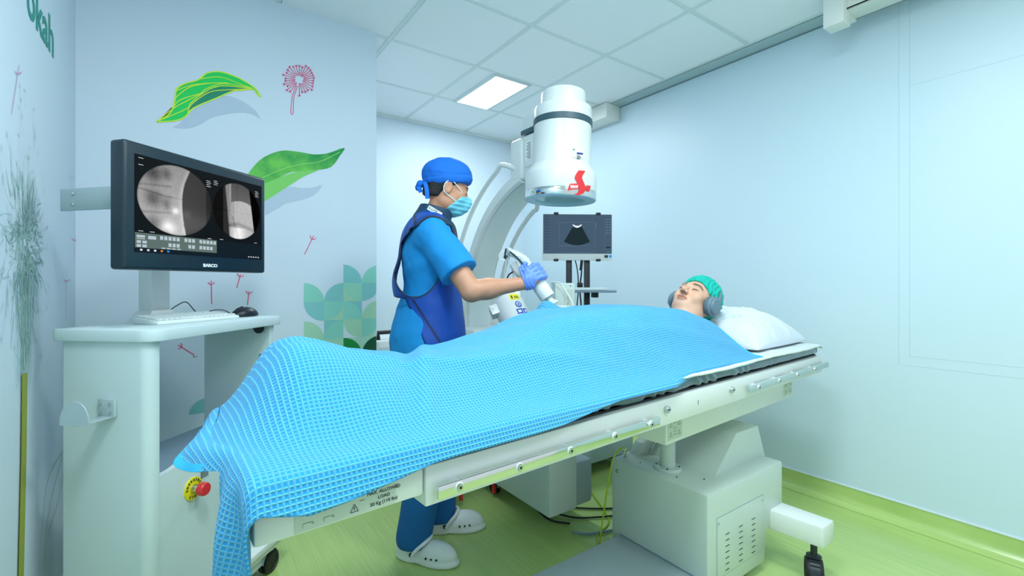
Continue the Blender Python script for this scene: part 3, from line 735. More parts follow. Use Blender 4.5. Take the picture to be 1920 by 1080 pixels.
# ---------------------------------------------------------------- workstation cart
DA = Vector((-.074, 1.71, 0)); DU = Vector((.411, .45, 0)).normalized(); DV = Vector((-DU.y, DU.x, 0)); DW, DD = .61, .34; DZ = 1.06
DM = Matrix(((DU.x, DV.x, 0, DA.x), (DU.y, DV.y, 0, DA.y), (0, 0, 1, 0), (0, 0, 0, 1)))
def D(u, v, z): return DM @ Vector((u, v, z))
ct = thing('workstation_cart', D(.3, .2, 0), 'tall pale workstation cart with emergency stop standing by the printed wall', 'medical cart')
def rrect(u0, v0, u1, v1, rs_, z, n=6):
    pts = []
    for (cx, cy, a0, r) in ((u0+rs_[0], v0+rs_[0], 180, rs_[0]), (u1-rs_[1], v0+rs_[1], 270, rs_[1]), (u1-rs_[2], v1-rs_[2], 0, rs_[2]), (u0+rs_[3], v1-rs_[3], 90, rs_[3])):
        for k in range(n+1):
            a = rad(a0+90*k/n); pts.append(D(cx+r*math.cos(a), cy+r*math.sin(a), z))
    return pts
MB().prism(rrect(0, 0, DW, DD, (.05, .012, .012, .012), DZ-.036), (0, 0, .036), bev=.004).build('desktop', cart_m, ct)
# left side board with rounded front edge
sb = rrect(.012, .025, .052, DD-.02, (.03, .004, .004, .01), .05)
MB().prism(sb, (0, 0, DZ-.036-.05)).build('side_panel', cart_m, ct)
MB().prism(rrect(DW-.045, .02, DW-.018, DD-.02, (.004, .004, .004, .004), .05), (0, 0, DZ-.036-.05)).build('side_panel', cart_m, ct)
def wavefront():
    pts = [D(.05, .03, .05), D(DW-.045, .03, .05)]
    top = [(DW-.045, .68), (.40, .68), (.28, .672), (.18, .638), (.10, .614), (.05, .612)]
    return pts+[D(a, .03, b) for a, b in [(p.x, p.y) for p in bez([(a, b, 0) for a, b in top], 4)]]
MB().prism(wavefront(), DV*.018).build('front_panel', cart_m, ct)
MB().box((.05, .045, .585), (DW-.045, DD-.02, .60), 0, DM).build('shelf', mid_m, ct)
MB().box((.05, DD-.035, .05), (DW-.045, DD-.02, .584), 0, DM).build('back_panel', cart_m, ct)
pf = MB().box((.0, .0, .10), (DW, DD, .135), .008, DM); pf.build('plinth', white_m, ct)
for u, v in ((.05, .06), (DW-.04, .03), (.05, DD-.05), (DW-.05, DD-.05)): castor(D(u, v, 0), .045, ct, tuple(DV), w=.02, body=grey_m, topz=.11)
# castor base rail seen beside the blanket
MB().prism([D(.30, -.02, .135), D(.62, -.02, .135), D(.64, -.02, .16), D(.30, -.02, .16)], DV*.06, bev=.004).build('base_rail', white_m, ct)
# corner gussets under the desktop
gm = MB()
for u in (.10, .34, DW-.06):
    gm.lathe([(0, -.002), (.024, -.002), (.024, .002), (0, .002)], D(u, .19 if u < .5 else .06, DZ-.045), DU if u > .5 else (0, 0, 1), 20)
gm.each('cable_grommet', dark_m, ct)
gm = MB()
for v, z in ((.06, .90), (.36, .89)): gm.lathe([(0, .006), (.006, .006), (.006, 0)], D(DW-.046, v, z), -DU, 10)
gm.each('panel_screw', steel_m, ct)
# emergency stop
e0 = D(.180, .03, .518)
esp = MB().lathe([(0, .004), (.036, .004), (.036, 0)], e0, -DV, 40).build('emergency_stop', yel_m, ct)
MB().lathe([(.014, 0), (.014, .014), (.012, .026), (.012, .03)], e0, -DV, 24).build('collar', steel_m, esp)
MB().lathe([(.012, .026), (.020, .028), (.0215, .034), (.0215, .046), (.019, .050), (0, .051)], e0, -DV, 32).build('push_button', red_m, esp)
def arctext(txt, a0, a1, r, flip):
    for i, chh in enumerate(txt):
        a = rad(a0+(a1-a0)*i/(len(txt)-1)); d = DU*math.cos(a)+Vector((0, 0, 1))*math.sin(a)
        tan = (DU*math.sin(a)-Vector((0, 0, 1))*math.cos(a)); rdir = d
        if flip: tan, rdir = -tan, -d
        p = e0-DV*.0045+d*(r if not flip else r+.007)
        text(chh, .0105, p, tan, rdir, ink_m, esp, align='CENTER', bold=.0003)
arctext('EMERGENCY', 175, 5, .0245, False); arctext('STOP', 235, 305, .0245, True)
vs_ = MB()
for k in range(5): vs_.box((.214+.007*k, .0285, .534), (.2165+.007*k, .0305, .564), 0, DM)
vs_.build('speaker_slots', ink_m, ct)
# cable hook on the left side
hk = MB(); hy, hz = .155, .80
hk.box((.0, hy-.028, hz), (.012, hy+.028, hz+.055), .003, DM); hk.box((-.085, hy-.022, hz), (.004, hy+.022, hz+.004), .001, DM)
pts = [D(-.088, hy-.046, hz+.002), D(-.088, hy+.046, hz+.002)]+[D(-.088, hy+.046*math.cos(a), hz+.010+.060*math.sin(a)) for a in [math.pi*k/20 for k in range(21)]]
hk.prism(pts, DU*.004)
hko = hk.build('cable_hook', alu_m, ct)
hs = MB()
for a in (-.016, .016):
    for b in (.014, .042): hs.lathe([(0, .003), (.0045, .003), (.0045, 0)], D(0, hy+a, hz+b), -DU, 10)
hs.each('hook_screw', steel_m, hko)

# ---------------------------------------------------------------- big monitor on the cart
MA = Vector((-.139, 1.711, 0)); MB_ = Vector((.265, 2.056, 0)); MU = (MB_-MA).normalized(); MN = Vector((MU.y, -MU.x, 0)); MW = (MB_-MA).length; MZ0, MZ1 = 1.238, 1.612
MM = Matrix(((MU.x, -MN.x, 0, MA.x), (MU.y, -MN.y, 0, MA.y), (0, 0, 1, 0), (0, 0, 0, 1)))
mn = thing('display_monitor', tuple(D(.25, .2, DZ)), 'large dark framed monitor showing two round x-ray images on the pale cart', 'monitor')
MB().box((0, 0, MZ0), (MW, .055, MZ1), .010, MM, seg=4).build('bezel', bezel_m, mn)
sx0, sx1, sz0, sz1 = .030, MW-.022, MZ0+.052, MZ1-.036
def glow(name, rgb, e=1.0):
    m = mat(name, rgb, .5, emit=e); b = m.node_tree.nodes['Principled BSDF']
    for l in list(b.inputs['Base Color'].links): m.node_tree.links.remove(l)
    b.inputs['Base Color'].default_value = (.005, .006, .007, 1); b.inputs['Specular IOR Level'].default_value = .04; return m
scr = MB().box((sx0, -.0012, sz0), (sx1, .004, sz1), 0, MM).build('screen', glow('screen_black', (2, 4, 6), .6), mn)
SW, SH = sx1-sx0, sz1-sz0
def spt(u, v, l=.0015): return MM @ Vector((sx0+u*SW, -l, sz1-v*SH))
def disc_xray(c, ru, rv, clip, bands, name):
    # x-ray picture built as vertex-free shader on a flat disc of the screen
    pts = [spt(c[0]+ru*math.cos(a), c[1]+rv*math.sin(a)) for a in [2*math.pi*k/64 for k in range(64)] ]
    o = MB().poly(pts[::-1]).build(name, bands, scr, smooth=0); return o
def xray_mat(name, kind):
    m = bpy.data.materials.new(name); m.use_nodes = True; nt = m.node_tree; nt.nodes.clear()
    out = nt.nodes.new('ShaderNodeOutputMaterial'); em = nt.nodes.new('ShaderNodeEmission'); nt.links.new(em.outputs[0], out.inputs[0])
    a = nt.nodes.new('ShaderNodeAttribute'); a.attribute_name = 'grey'; nt.links.new(a.outputs['Color'], em.inputs[0]); em.inputs[1].default_value = .9
    return m
def xray(name, c, ru, rv, fn):
    nr, na = 110, 260; V = []; G = []
    for i in range(nr):
        for j in range(na):
            rr = (i+.01)/(nr-1+.01); x = rr*math.cos(2*math.pi*j/na); y = rr*math.sin(2*math.pi*j/na)
            V.append(spt(c[0]+x*ru, c[1]+y*rv, .0017)); e_ = .5/nr
            g_ = sum(fn(x+a, y+b, rr) for a in (-e_*2, e_*2) for b in (-e_*2, e_*2))/4; G.append(g_*(1-.5*max(0, (rr-.96)/.04)))
    Fc = [(i*na+j, i*na+(j+1) % na, (i+1)*na+(j+1) % na, (i+1)*na+j) for i in range(nr-1) for j in range(na)]
    o = mkobj(name, np.array([list(v) for v in V]), Fc, [xray_mat(name+'_emission', 0)], scr)
    at_ = o.data.color_attributes.new('grey', 'FLOAT_COLOR', 'POINT')
    at_.data.foreach_set('color', np.array([[g, g, g, 1] for g in G], np.float32).ravel()); return o
def ga(d, w): return math.exp(-(d/w)**2)
def f1(x, y, r):
    edge = .02+.12*(y-.1)**2*1.0+.10      # bright flank line between bone and soft tissue
    e = .12+.25*y*y*(1 if y < 0 else .45)
    nz = .03*math.sin(x*41+3*math.sin(y*23))*math.sin(y*37+2*math.sin(x*19))+.02*math.sin(x*90+y*70)
    if x < e:
        g = nz+.55+.10*y+.12*ga(x-e, .08)
        g -= .28*ga((x+.62), .22)*(0.6+.4*math.sin(y*9+1.0))
        g -= .18*ga(x+.28, .10)*max(0, math.sin(y*7.5+.5))
        g -= .12*(ga(y+.38+.1*x, .03)+ga(y+.02-.15*x, .03)+ga(y-.36+.1*x, .03))*(x < -.15)
        g += .35*ga(math.hypot(x+.05, y-.3), .09)+.35*ga(math.hypot(x+.25, y-.8), .18)
        if -.3 < x and abs(y+.06-.1*x) < .012: g -= .12
    else:
        g = .15+.10*(y*.3+.4)*(1-x)+.05*ga(y-.6, .3); g -= .05*(x > .82-.0*y)
        g += .05*ga(math.hypot(x-.25, y-.35), .12)
    return max(.01, g)**1.7
def f2(x, y, r):
    l = -.55-.1*y; g = .10; nz = .03*math.sin(x*41+3*math.sin(y*23))*math.sin(y*37+2*math.sin(x*19))
    if x < -.62: g = .04
    elif x < -.45+.1*y: g = .10
    elif y < -.38-.5*(x-.15)**2*-1 and x > -.3: g = .30+.1*y
    else:
        g = nz+.52-.15*ga(x+.45, .12)
        if x > -.15: g += .08
        g -= .15*ga(y-.45-.25*abs(x), .07)+.10*ga(x+.2-.3*(y-.3), .05)*(y > .2)
        if y > .6: g += .30*ga(x-.0, .3)
    if abs(x+.05) < .008 or abs(y-.03) < .008: g -= .08
    if x > .62+.15*y: g = .015
    return max(.01, g)**1.6
xray('xray_image', (.275, .405), .262, .385, f1)
xray('xray_image', (.765, .40), .215, .355, f2)
ui = MB(); uig = glow('ui_grey', (110, 132, 126), .55); uik = glow('ui_key', (196, 212, 220), .7); uib = glow('ui_blue', (6, 26, 40), .5); uiw = glow('ui_white', (230, 235, 240), .8); uio = glow('ui_orange', (230, 140, 40), .8); uic = glow('ui_cyan', (30, 150, 230), .8)
def urect(u0, v0, u1, v1, m, l=.002): ui.add([spt(u0, v1, l), spt(u1, v1, l), spt(u1, v0, l), spt(u0, v0, l)], [(0, 1, 2, 3)], None, m)
urect(0, .805, 1, 1, uib, .0018); urect(0, .80, .575, .955, uig)
for k in range(15):
    if k in (5, 9): continue
    urect(.155+.028*k, .815, .176+.028*k, .855, uik, .0023)
    if k > 1 and k < 14 and k != 6: urect(.155+.028*k, .885, .176+.028*k, .925, uik, .0023)
for k in range(4): urect(.165+.035*k, .938, .19+.035*k, .95, uik, .0023)
urect(.01, .825, .06, .85, uik, .0023); urect(.01, .86, .06, .865, uiw, .0023); urect(.08, .825, .13, .86, uik, .0023)
for a in ((.01, .88), (.045, .88), (.01, .92), (.045, .92)): urect(a[0], a[1], a[0]+.026, a[1]+.028, uik, .0023)
for k, m in enumerate((uiw, uiw, uiw, uio, uic)): urect(.03+.043*k, .967, .045+.043*k, .985, m, .0023)
for k in range(5): urect(.86+.024*k, .968, .873+.024*k, .98, uiw, .0023)
for (u, v, n) in ((.02, .03, 1), (.02, .10, 1), (.49, .10, 4), (.55, .08, 3), (.93, .09, 4), (.02, .78, 1), (.09, .78, 1), (.5, .785, 1), (.6, .78, 1), (.92, .78, 1)):
    for k in range(n): urect(u, v+.022*k, u+.03+.006*(k % 2), v+.005+.022*k, uiw, .0023)
ui.build('screen_controls', None, scr)
text('BARCO', .0145, MM @ Vector((MW*.53, -.0006, MZ0+.016)), MU, (0, 0, 1), stick_m, mn, align='CENTER', name='brand_lettering', bold=.0006, sx=1.15)
st = MB(); sc_ = D(.20, .20, 0)
q0 = [D(.20+a*.045, .20+b*.035, DZ+.06) for a, b in ((-1, -1), (1, -1), (1, 1), (-1, 1))]; 
st.prism([D(.30+a*.040, .29+b*.028, DZ+.03) for a, b in ((-1, -1), (1, -1), (1, 1), (-1, 1))], (0, 0, .34), bev=.008); st.build('stand_post', white_m, mn)
st = MB(); b0 = [D(.30+a*.07, .285+b*.045, DZ) for a, b in ((-1, -1), (1, -1), (1, 1), (-1, 1))]; b1 = [D(.30+a*.042, .29+b*.030, DZ+.04) for a, b in ((-1, -1), (1, -1), (1, 1), (-1, 1))]
st.add(b0+b1, [(3, 2, 1, 0), (4, 5, 6, 7)]+[(i, (i+1) % 4, (i+1) % 4+4, i+4) for i in range(4)]); st.build('stand_base', white_m, mn)
hb0 = at(112, 375, 1.50); ar = MB()
hb1 = MM @ Vector((.10, .10, MZ0+.19)); dd = (hb1-hb0); dd.z = 0; L_ = dd.length; dd.normalize(); nn = Vector((dd.y, -dd.x, 0))
AM = Matrix(((dd.x, -nn.x, 0, hb0.x), (dd.y, -nn.y, 0, hb0.y), (0, 0, 1, hb0.z), (0, 0, 0, 1)))
ar.box((0, 0, -.036), (L_, .008, .036), .003, AM); 
aro = ar.build('rear_bracket', alu_m, mn); ar = MB()
for z in (-.017, .018): ar.lathe([(0, .004), (.005, .004), (.0065, .002), (.0065, 0)], AM @ Vector((.055, 0, z)), -Vector((-nn.x, -nn.y, 0)), 12)
ar.each('bracket_screw', steel_m, aro)
vb = MB(); vb.box((MW*.5-.06, .05, MZ0+.10), (MW*.5+.06, .085, MZ0+.26), .006, MM); vb.build('rear_mount', white_m, mn)
vb = MB(); pa = MM @ Vector((MW*.5, .08, MZ0+.17)); pb = D(.30, .29, MZ0+.16)
vb.tube([pa, pb], .028, 16); vb.build('mount_arm', white_m, mn)

# keyboard and mouse
KO = D(.155, .135, DZ); KM = Matrix.Translation(KO) @ Matrix.Rotation(math.atan2(DU.y, DU.x)+rad(-10), 4, 'Z')
key_m = mat('keyboard_white', (226, 238, 238), .5)
kb = thing('keyboard', tuple(KO), 'white full size keyboard on the cart desktop below monitor', 'keyboard')
KW, KD = .315, .115
kbm = MB().prism([KM @ Vector(p) for p in ((0, 0, 0), (0, KD, 0), (0, KD, .024), (0, 0, .012))], (KM.to_3x3() @ Vector((KW, 0, 0))), bev=.004); kbm.build('keyboard_body', key_m, kb)
kk = MB(); sl = math.atan2(.012, KD); KK = KM @ Matrix.Translation((0, 0, .0125)) @ Matrix.Rotation(sl, 4, 'X')
for r in range(6):
    x = .010; row = KD*.1+r*.0185
    while x < KW-.022:
        w = .0165 if not (r == 0 and .07 < x < .12) else .09
        if r == 0 and abs(x-.30) < .004: w = .034
        if not (.224 < x < .232):
            kk.box((x, row, .0), (min(x+w, KW-.008), row+.0160, .0045), .0015, KK, seg=1)
        x += w+.0025 if w else .01
kk.each('key', mat('key_caps', (232, 240, 240), .45), kb)
tag(kb, None)
mo_ = thing('computer_mouse', tuple(D(.555, .10, DZ)), 'black computer mouse at right end of the cart desktop', 'mouse')
MO = DM @ Matrix.Translation((.555, .125, DZ)) @ Matrix.Rotation(rad(-15), 4, 'Z')
def fmouse(P):
    d = smax(ell(P, (0, 0, .004), (.058, .032, .036)), -(P[:, 2]-.001), .003)
    return d
def mx_(V): return np.array([list(MO @ Vector(v)) for v in V])
sdfobj('mouse_body', fmouse, ax_(-.065, .065, .003), ax_(-.04, .04, .003), ax_(-.006, .045, .003), [dark_m], mo_, xf=mx_)
MB().tube([MO @ Vector((-.052, -.002, .020)), MO @ Vector((-.035, 0, .034)), MO @ Vector((-.01, 0, .0415))], .0022, 6).build('scroll_wheel', black_m, mo_)
MB().tube(bez([MO @ Vector((-.055, 0, .010)), MO @ Vector((-.085, .01, .03)), MO @ Vector((-.12, .03, .03)), MO @ Vector((-.16, .08, .004)), D(.42, .29, DZ+.004)], 6), .0018, 6).build('mouse_cable', black_m, mo_)
c = MB().tube(bez([KM @ Vector((.25, KD, .012)), KM @ Vector((.245, KD+.03, .03)), KM @ Vector((.225, KD+.05, .065)), KM @ Vector((.20, KD+.07, .05)), KM @ Vector((.17, KD+.09, .02)), KM @ Vector((.14, KD+.11, .004))], 6), .0018, 6)
c.build('keyboard_cable', black_m, kb)
# ================================================================ lithotripter C-arm
IC = Vector((1.56, 1.774, 0)); YC, ZCC, RO, RI = 1.80, 1.0, .83, .755
la = thing('c_arm_machine', (1.56, 2.2, 0), 'tall white C-arm machine holding the round white drum detector over the patient', 'medical machine')
ax = (R*.035+Vector((0, 0, 1))).normalized()
zb = 1.615
prof = [(0, .004), (.118, .004)]
gl = MB().lathe([(0, .006), (.128, .006)][::-1], IC+Vector((0, 0, zb)), ax, 56, m=mat('detector_glass', (150, 196, 200), .15)); 
body = MB().lathe([(.126, .006), (.128, -.001), (.178, .0), (.180, .004)], IC+Vector((0, 0, zb)), ax, 64)
body.build('detector_ring', mat('ring_pale_blue', (170, 206, 222), .3), la); gl.build('detector_window', None, la)
MB().lathe([(.180, .003), (.1815, .006), (.1815, .036), (.180, .040)], IC+Vector((0, 0, zb)), ax, 64).build('chrome_rim', chrome_m, la)
dr = MB().lathe([(.178, .036), (.180, .042), (.180, .118), (.177, .132), (.151, .168), (.147, .178), (.145, .38), (.1455, .382)], IC+Vector((0, 0, zb)), ax, 64)
dro = dr.build('detector_drum', white_m, la, smooth=40)
MB().lathe([(.1455, .372), (.149, .374), (.149, .402), (.1455, .404)], IC+Vector((0, 0, zb)), ax, 64).build('rubber_band', band_m, la)
MB().lathe([(.146, .402), (.146, .452), (.142, .464), (.120, .472), (.114, .476), (.113, .530), (.108, .545), (.095, .552), (.06, .556), (0, .557)], IC+Vector((0, 0, zb)), ax, 64).build('drum_cap', white_m, la, smooth=40)
MB().box((1.475, 1.80, 1.80), (1.645, 1.985, 1.985), .02, seg=3).build('rear_housing', white_m, la)
MB().box((1.470, 1.80, 1.985), (1.650, 1.99, 2.010), .004).build('housing_band', band_m, la)
MB().prism([(1.475, 1.80, 2.008), (1.475, 1.985, 2.008), (1.475, 1.985, 2.085), (1.475, 1.90, 2.11), (1.475, 1.80, 2.11)], (.17, 0, 0), bev=.012).build('housing_cap', white_m, la)
MB().box((1.46, 1.97, 1.745), (1.66, 2.08, 1.975), .02, seg=3).build('mount_block', white_m, la)
MB().box((1.482, 1.86, 1.745), (1.638, 2.0, 1.88), .02, seg=3).build('mount_block', white_m, la)
# stickers on the housing and drum
st = MB().box((1.4735, 1.90, 1.84), (1.4752, 1.955, 1.945)).build('rating_label', stick_m, la); i = MB()
for k in range(12): i.box((1.4728, 1.905, 1.849+.0075*k), (1.4738, 1.905+.04*(.6+.4*((k*7) % 5)/4), 1.8515+.0075*k))
i.build('label_print', ink_m, st)
def onDrum(px, z, r, off=.0008):
    # point on the drum at pixel column px, height z
    o = Vector((0, 0, CH)); D_ = F+R*((px-960)/FPX); c = IC+ax*(z-zb)
    oc = Vector((-c.x, -c.y)); d = Vector((D_.x, D_.y)); A = d.dot(d); B = 2*oc.dot(d); C_ = oc.dot(oc)-(r+off)**2
    q = max(0, B*B-4*A*C_); t = (-B-math.sqrt(q))/(2*A); return Vector((D_.x*t, D_.y*t, z))
def drumpoly(mb, pts, r, m, off=.0008, sub=3):
    P = [onDrum(px, z, r, off) for px, z in pts]; mb.poly(P[::-1], m)
def dz(px, py, r):   # height on the drum for a pixel
    z = 1.7
    for _ in range(6):
        p = onDrum(px, z, r); d = p.dot(F); z = CH+(HY-py)/FPX*d
    return (px, z)
lg = MB(); r_ = .180
def strip(outlineL, outlineR, m, off=.003):
    P = []
    for a, b in zip(outlineL, outlineR):
        for k in range(5):
            q = (a[0]+(b[0]-a[0])*k/4, a[1]+(b[1]-a[1])*k/4); P.append(onDrum(*dz(q[0], q[1], r_), r_, off))
    n = len(outlineL); lg.add(P, [(i*5+k, (i+1)*5+k, (i+1)*5+k+1, i*5+k+1) for i in range(n-1) for k in range(4)], None, m)
def lgp(l): return [(940+x*.2407, 140+y*.2407) for x, y in l]
Ls = bez([(600, 746, 0), (572, 800, 0), (592, 845, 0), (606, 890, 0), (596, 920, 0), (568, 936, 0)], 4); Rs = bez([(656, 750, 0), (630, 800, 0), (645, 845, 0), (660, 890, 0), (640, 925, 0), (600, 940, 0)], 4)
strip(lgp([(p.x, p.y) for p in Ls]), lgp([(p.x, p.y) for p in Rs]), red_m, .0034)
strip(lgp([(536, 850), (520, 880), (520, 910)]), lgp([(596, 848), (600, 893), (533, 893)]), red_m)
strip(lgp([(536, 850), (524, 868), (520, 893)]), lgp([(598, 848), (602, 870), (600, 894)]), red_m)
strip(lgp([(662, 862), (660, 885), (662, 908)]), lgp([(699, 868), (692, 890), (684, 914)]), red_m)
lg.build('red_logo', None, la, smooth=180)
pa_, pb_ = onDrum(*dz(1069, 353, r_), r_, .0022), onDrum(*dz(1083, 353, r_), r_, .0022)
text('SMAM', .020, onDrum(*dz(1069.5, 353.0, r_), r_, .0045), pb_-pa_, (0, 0, 1), stick_m, la, name='logo_lettering', bold=.0006, sx=.72)
lg = MB(); r_ = .1465
strip(lgp([(553, 575), (548, 640)]), lgp([(640, 588), (634, 660)]), stick_m)
strip(lgp([(588, 605), (587, 622)]), lgp([(637, 612), (636, 626)]), mat('ink_blue', (40, 60, 140), .5), .0036)
for k in range(4): strip(lgp([(588, 628+8*k), (588, 633+8*k)]), lgp([(612+6*(k % 3), 631+8*k), (612+6*(k % 3), 636+8*k)]), ink_m, .0036)
strip(lgp([(556, 578), (556, 588)]), lgp([(575, 581), (575, 591)]), mat('ink_green', (30, 150, 90), .5), .0036)
for k in range(4): strip(lgp([(553, 598+9*k), (553, 600+9*k)]), lgp([(580, 602+9*k), (580, 604+9*k)]), paper_m, .0036)
lg.build('device_label', None, la, smooth=180)
# the C itself
def arcpts(a0, a1, n, r): return [(YC+r*math.cos(a), ZCC+r*math.sin(a)) for a in [a0+(a1-a0)*i/(n-1) for i in range(n)]]
cm_ = MB(); n = 60; a0, a1 = rad(-86), rad(76); vs = []
sect = [(1.462, RO-.012), (1.470, RO), (1.650, RO), (1.658, RO-.012), (1.658, RI+.012), (1.646, RI), (1.475, RI), (1.462, RI+.012)]
for k in range(n):
    a = a0+(a1-a0)*k/(n-1)
    for x, r in sect: vs.append((x, YC+r*math.cos(a), ZCC+r*math.sin(a)))
m8 = len(sect); fs = [(i*m8+j, i*m8+(j+1) % m8, (i+1)*m8+(j+1) % m8, (i+1)*m8+j) for i in range(n-1) for j in range(m8)]+[tuple(range(m8)), tuple(range((n-1)*m8, n*m8))[::-1]]
cm_.add(vs, fs).build('c_arm', white_m, la)
ch = MB(); vs = []
for k in range(n):
    a = a0+(a1-a0)*k/(n-1)
    for x in (1.482, 1.638): vs.append((x, YC+(RI-.0015)*math.cos(a), ZCC+(RI-.0015)*math.sin(a)))
ch.add(vs, [(2*i, 2*i+1, 2*i+3, 2*i+2) for i in range(n-1)]).build('c_arm_track', mat('track_grey', (232, 240, 242), .35), la)
for x, r, b0, b1 in ((1.44, .905, -28, 70), (1.68, .71, -2, 64)):
    pts = [(1.47 if x < 1.5 else 1.65, p[0], p[1]) for p in arcpts(rad(b0-3), rad(b0-3), 1, RO-.03)] if 0 else []
    if x < 1.5:
        pts = [(1.50, YC+.80*math.cos(rad(b0)), ZCC+.80*math.sin(rad(b0)))]
    else: pts = [(1.66, YC+.78*math.cos(rad(b0)), ZCC+.78*math.sin(rad(b0)))]
    pts += [(x, p[0], p[1]) for p in arcpts(rad(b0+5), rad(b1), 26, r)]
    pts += [(1.50 if x < 1.5 else 1.64, YC+.80*math.cos(rad(b1+8)), ZCC+.80*math.sin(rad(b1+8)))]
    MB().tube(bez(pts, 5), .014, 12).build('grab_rail', white_m, la)
pts = [(1.60, YC+.76*math.cos(rad(-12)), ZCC+.76*math.sin(rad(-12))), (1.69, YC+.70, ZCC-.13), (1.70, YC+.69, ZCC-.22), (1.70, YC+.66, ZCC-.32), (1.62, YC+.68, ZCC-.36)]
MB().tube(bez(pts, 6), .013, 12).build('grab_rail', white_m, la)
for b in (10, -20):
    c = (1.462, YC+.79*math.cos(rad(b)), ZCC+.79*math.sin(rad(b))); MB().lathe([(0, .03), (.012, .03), (.014, .026), (.014, 0)], c, (-1, 0, 0), 16).build('knob', white_m, la)
# tube housing at lower end, supports and base below the table
MB().box((1.36, 1.62, .12), (1.535, 2.25, .66), .012).build('lower_housing', cream_m, la)
MB().box((1.52, 1.66, .10), (1.68, 1.94, .32), .02).build('x_ray_source', grey_m, la)
MB().box((1.50, 2.02, .09), (2.42, 2.60, .22), .012).build('base_body', grey_m, la)
MB().box((1.505, 2.05, .215), (2.40, 2.58, .36), .012).build('base_body', mid_m, la)
MB().box((1.42, 2.40, .20), (1.90, 3.05, .92), .03).build('drive_cabinet', white_m, la)
MB().box((1.40, 2.56, .9), (1.72, 2.66, 1.12), .02).build('arm_bearing', white_m, la)
MB().box((1.10, 2.30, .10), (1.56, 2.42, .16), .01).build('base_leg', white_m, la)
MB().box((1.08, 2.28, .13), (1.20, 2.34, .18), .01).build('base_leg', white_m, la)
for cx_, cy_ in ((1.45, 2.21), (1.16, 2.24), (1.12, 2.32)):
    o = castor((cx_, cy_, 0), .038, la, (1, 0, 0), w=.018, body=steel_m, topz=.16)
    for s in (-1, 1):
        MB().box((cx_+s*.05-.009, cy_-.075, .035), (cx_+s*.05+.009, cy_-.058, .10), .004).build('brake_pedal', red_m, o)
        MB().box((cx_+s*.05-.009, cy_-.075, .10), (cx_+s*.05+.009, cy_-.02, .125), .003).build('pedal_arm', black_m, o)
# blue tray item and black strap glimpsed under the table
tag(MB().box((1.96, 1.86, .365), (2.14, 1.98, .44), .01).build('blue_box', apron_m), 'small blue box on the grey machine base under the table', 'box')

# therapy head: tilted white cylinder with warning stickers, standing behind the table
th = thing('therapy_head', tuple(at(975, 640, 2.15))[:2]+(0.40,), 'tilted white cylinder with yellow and blue warning stickers behind the blanket', 'medical device')
ta, tbm = at(950, 566, 2.32), at(990, 650, 2.18); tx = (ta-tbm).normalized(); TLn = (ta-tbm).length
MB().lathe([(.078, 0), (.078, TLn-.01), (.074, TLn), (.045, TLn+.004), (.042, TLn+.02), (0, TLn+.022)], tbm, tx, 40).build('cylinder_body', white_m, th)
MB().lathe([(.05, -.5), (.05, -.1), (.078, 0)], tbm, tx, 32).build('support_stem', cream_m, th)
e1 = (R-tx*R.dot(tx)).normalized(); e2 = tx.cross(e1); 
if e2.dot(F) > 0: e2 = -e2
def tc(a, h, off=0): return tbm+tx*h+(e1*math.sin(a)-(-e2)*math.cos(a)*1)*(.078+off) if 0 else tbm+tx*h+(e1*math.sin(a)+e2*math.cos(a))*(.0785+off)
def wrap(mb, a0, a1, h0, h1, m, off=.0003, n=5):
    P = []
    for k in range(n):
        a = a0+(a1-a0)*k/(n-1); P += [tc(a, h0, off), tc(a, h1, off)]
    mb.add(P, [(2*i, 2*i+2, 2*i+3, 2*i+1) for i in range(n-1)], None, m)
blu = mat('sticker_blue', (36, 84, 180), .45)
w = MB(); wrap(w, .05, .75, TLn-.045, TLn-.012, yel_m); wrap(w, .15, .25, TLn-.038, TLn-.02, ink_m, .0006); wrap(w, .35, .68, TLn-.03, TLn-.026, ink_m, .0006); wrap(w, .35, .68, TLn-.037, TLn-.033, ink_m, .0006)
P = [tc(.42+.22*math.cos(t), TLn-.075+.018*math.sin(t), .0003) for t in [2*math.pi*k/20 for k in range(20)]]; w.poly(P, blu)
P = [tc(.42+.13*math.cos(t), TLn-.075+.010*math.sin(t), .0007) for t in [2*math.pi*k/20 for k in range(20)]]; w.poly(P, stick_m)
P = [tc(.42+.07*math.cos(t), TLn-.075+.007*math.sin(t), .0011) for t in [2*math.pi*k/12 for k in range(12)]]; w.poly(P, blu)
wrap(w, .1, .5, TLn-.13, TLn-.10, blu); wrap(w, .55, .9, TLn-.13, TLn-.10, blu); wrap(w, .2, .4, TLn-.122, TLn-.108, stick_m, .0006); wrap(w, .65, .8, TLn-.122, TLn-.108, stick_m, .0006); wrap(w, -.1, .3, TLn-.175, TLn-.145, blu); wrap(w, .4, .8, TLn-.165, TLn-.135, blu)
w.build('warning_stickers', None, th, smooth=180)
bx = tc(-1.35, TLn-.05); bm_ = MB(); BMx = Matrix.Translation(bx) @ Matrix(((e1.x, e2.x, tx.x, 0), (e1.y, e2.y, tx.y, 0), (e1.z, e2.z, tx.z, 0), (0, 0, 0, 1)))
bm_.box((-.025, -.02, -.02), (.04, .03, .035), .004, BMx); bm_.lathe([(0, .003), (.006, .003), (.006, 0)], BMx @ Vector((-.01, .03, .015)), tuple(e2), 10); bm_.lathe([(0, .003), (.006, .003), (.006, 0)], BMx @ Vector((.02, .03, .015)), tuple(e2), 10)
bm_.build('side_bracket', white_m, th)
MB().tube(bez([at(960, 556, 2.30), at(950, 535, 2.32), at(953, 517, 2.33), at(966, 507, 2.34)], 6), .004, 8).build('black_hose', black_m, th)
MB().tube([at(966, 556, 2.30), at(972, 530, 2.33), at(964, 498, 2.36)], [.03, .022, .018], 14).build('upper_joint', white_m, th)
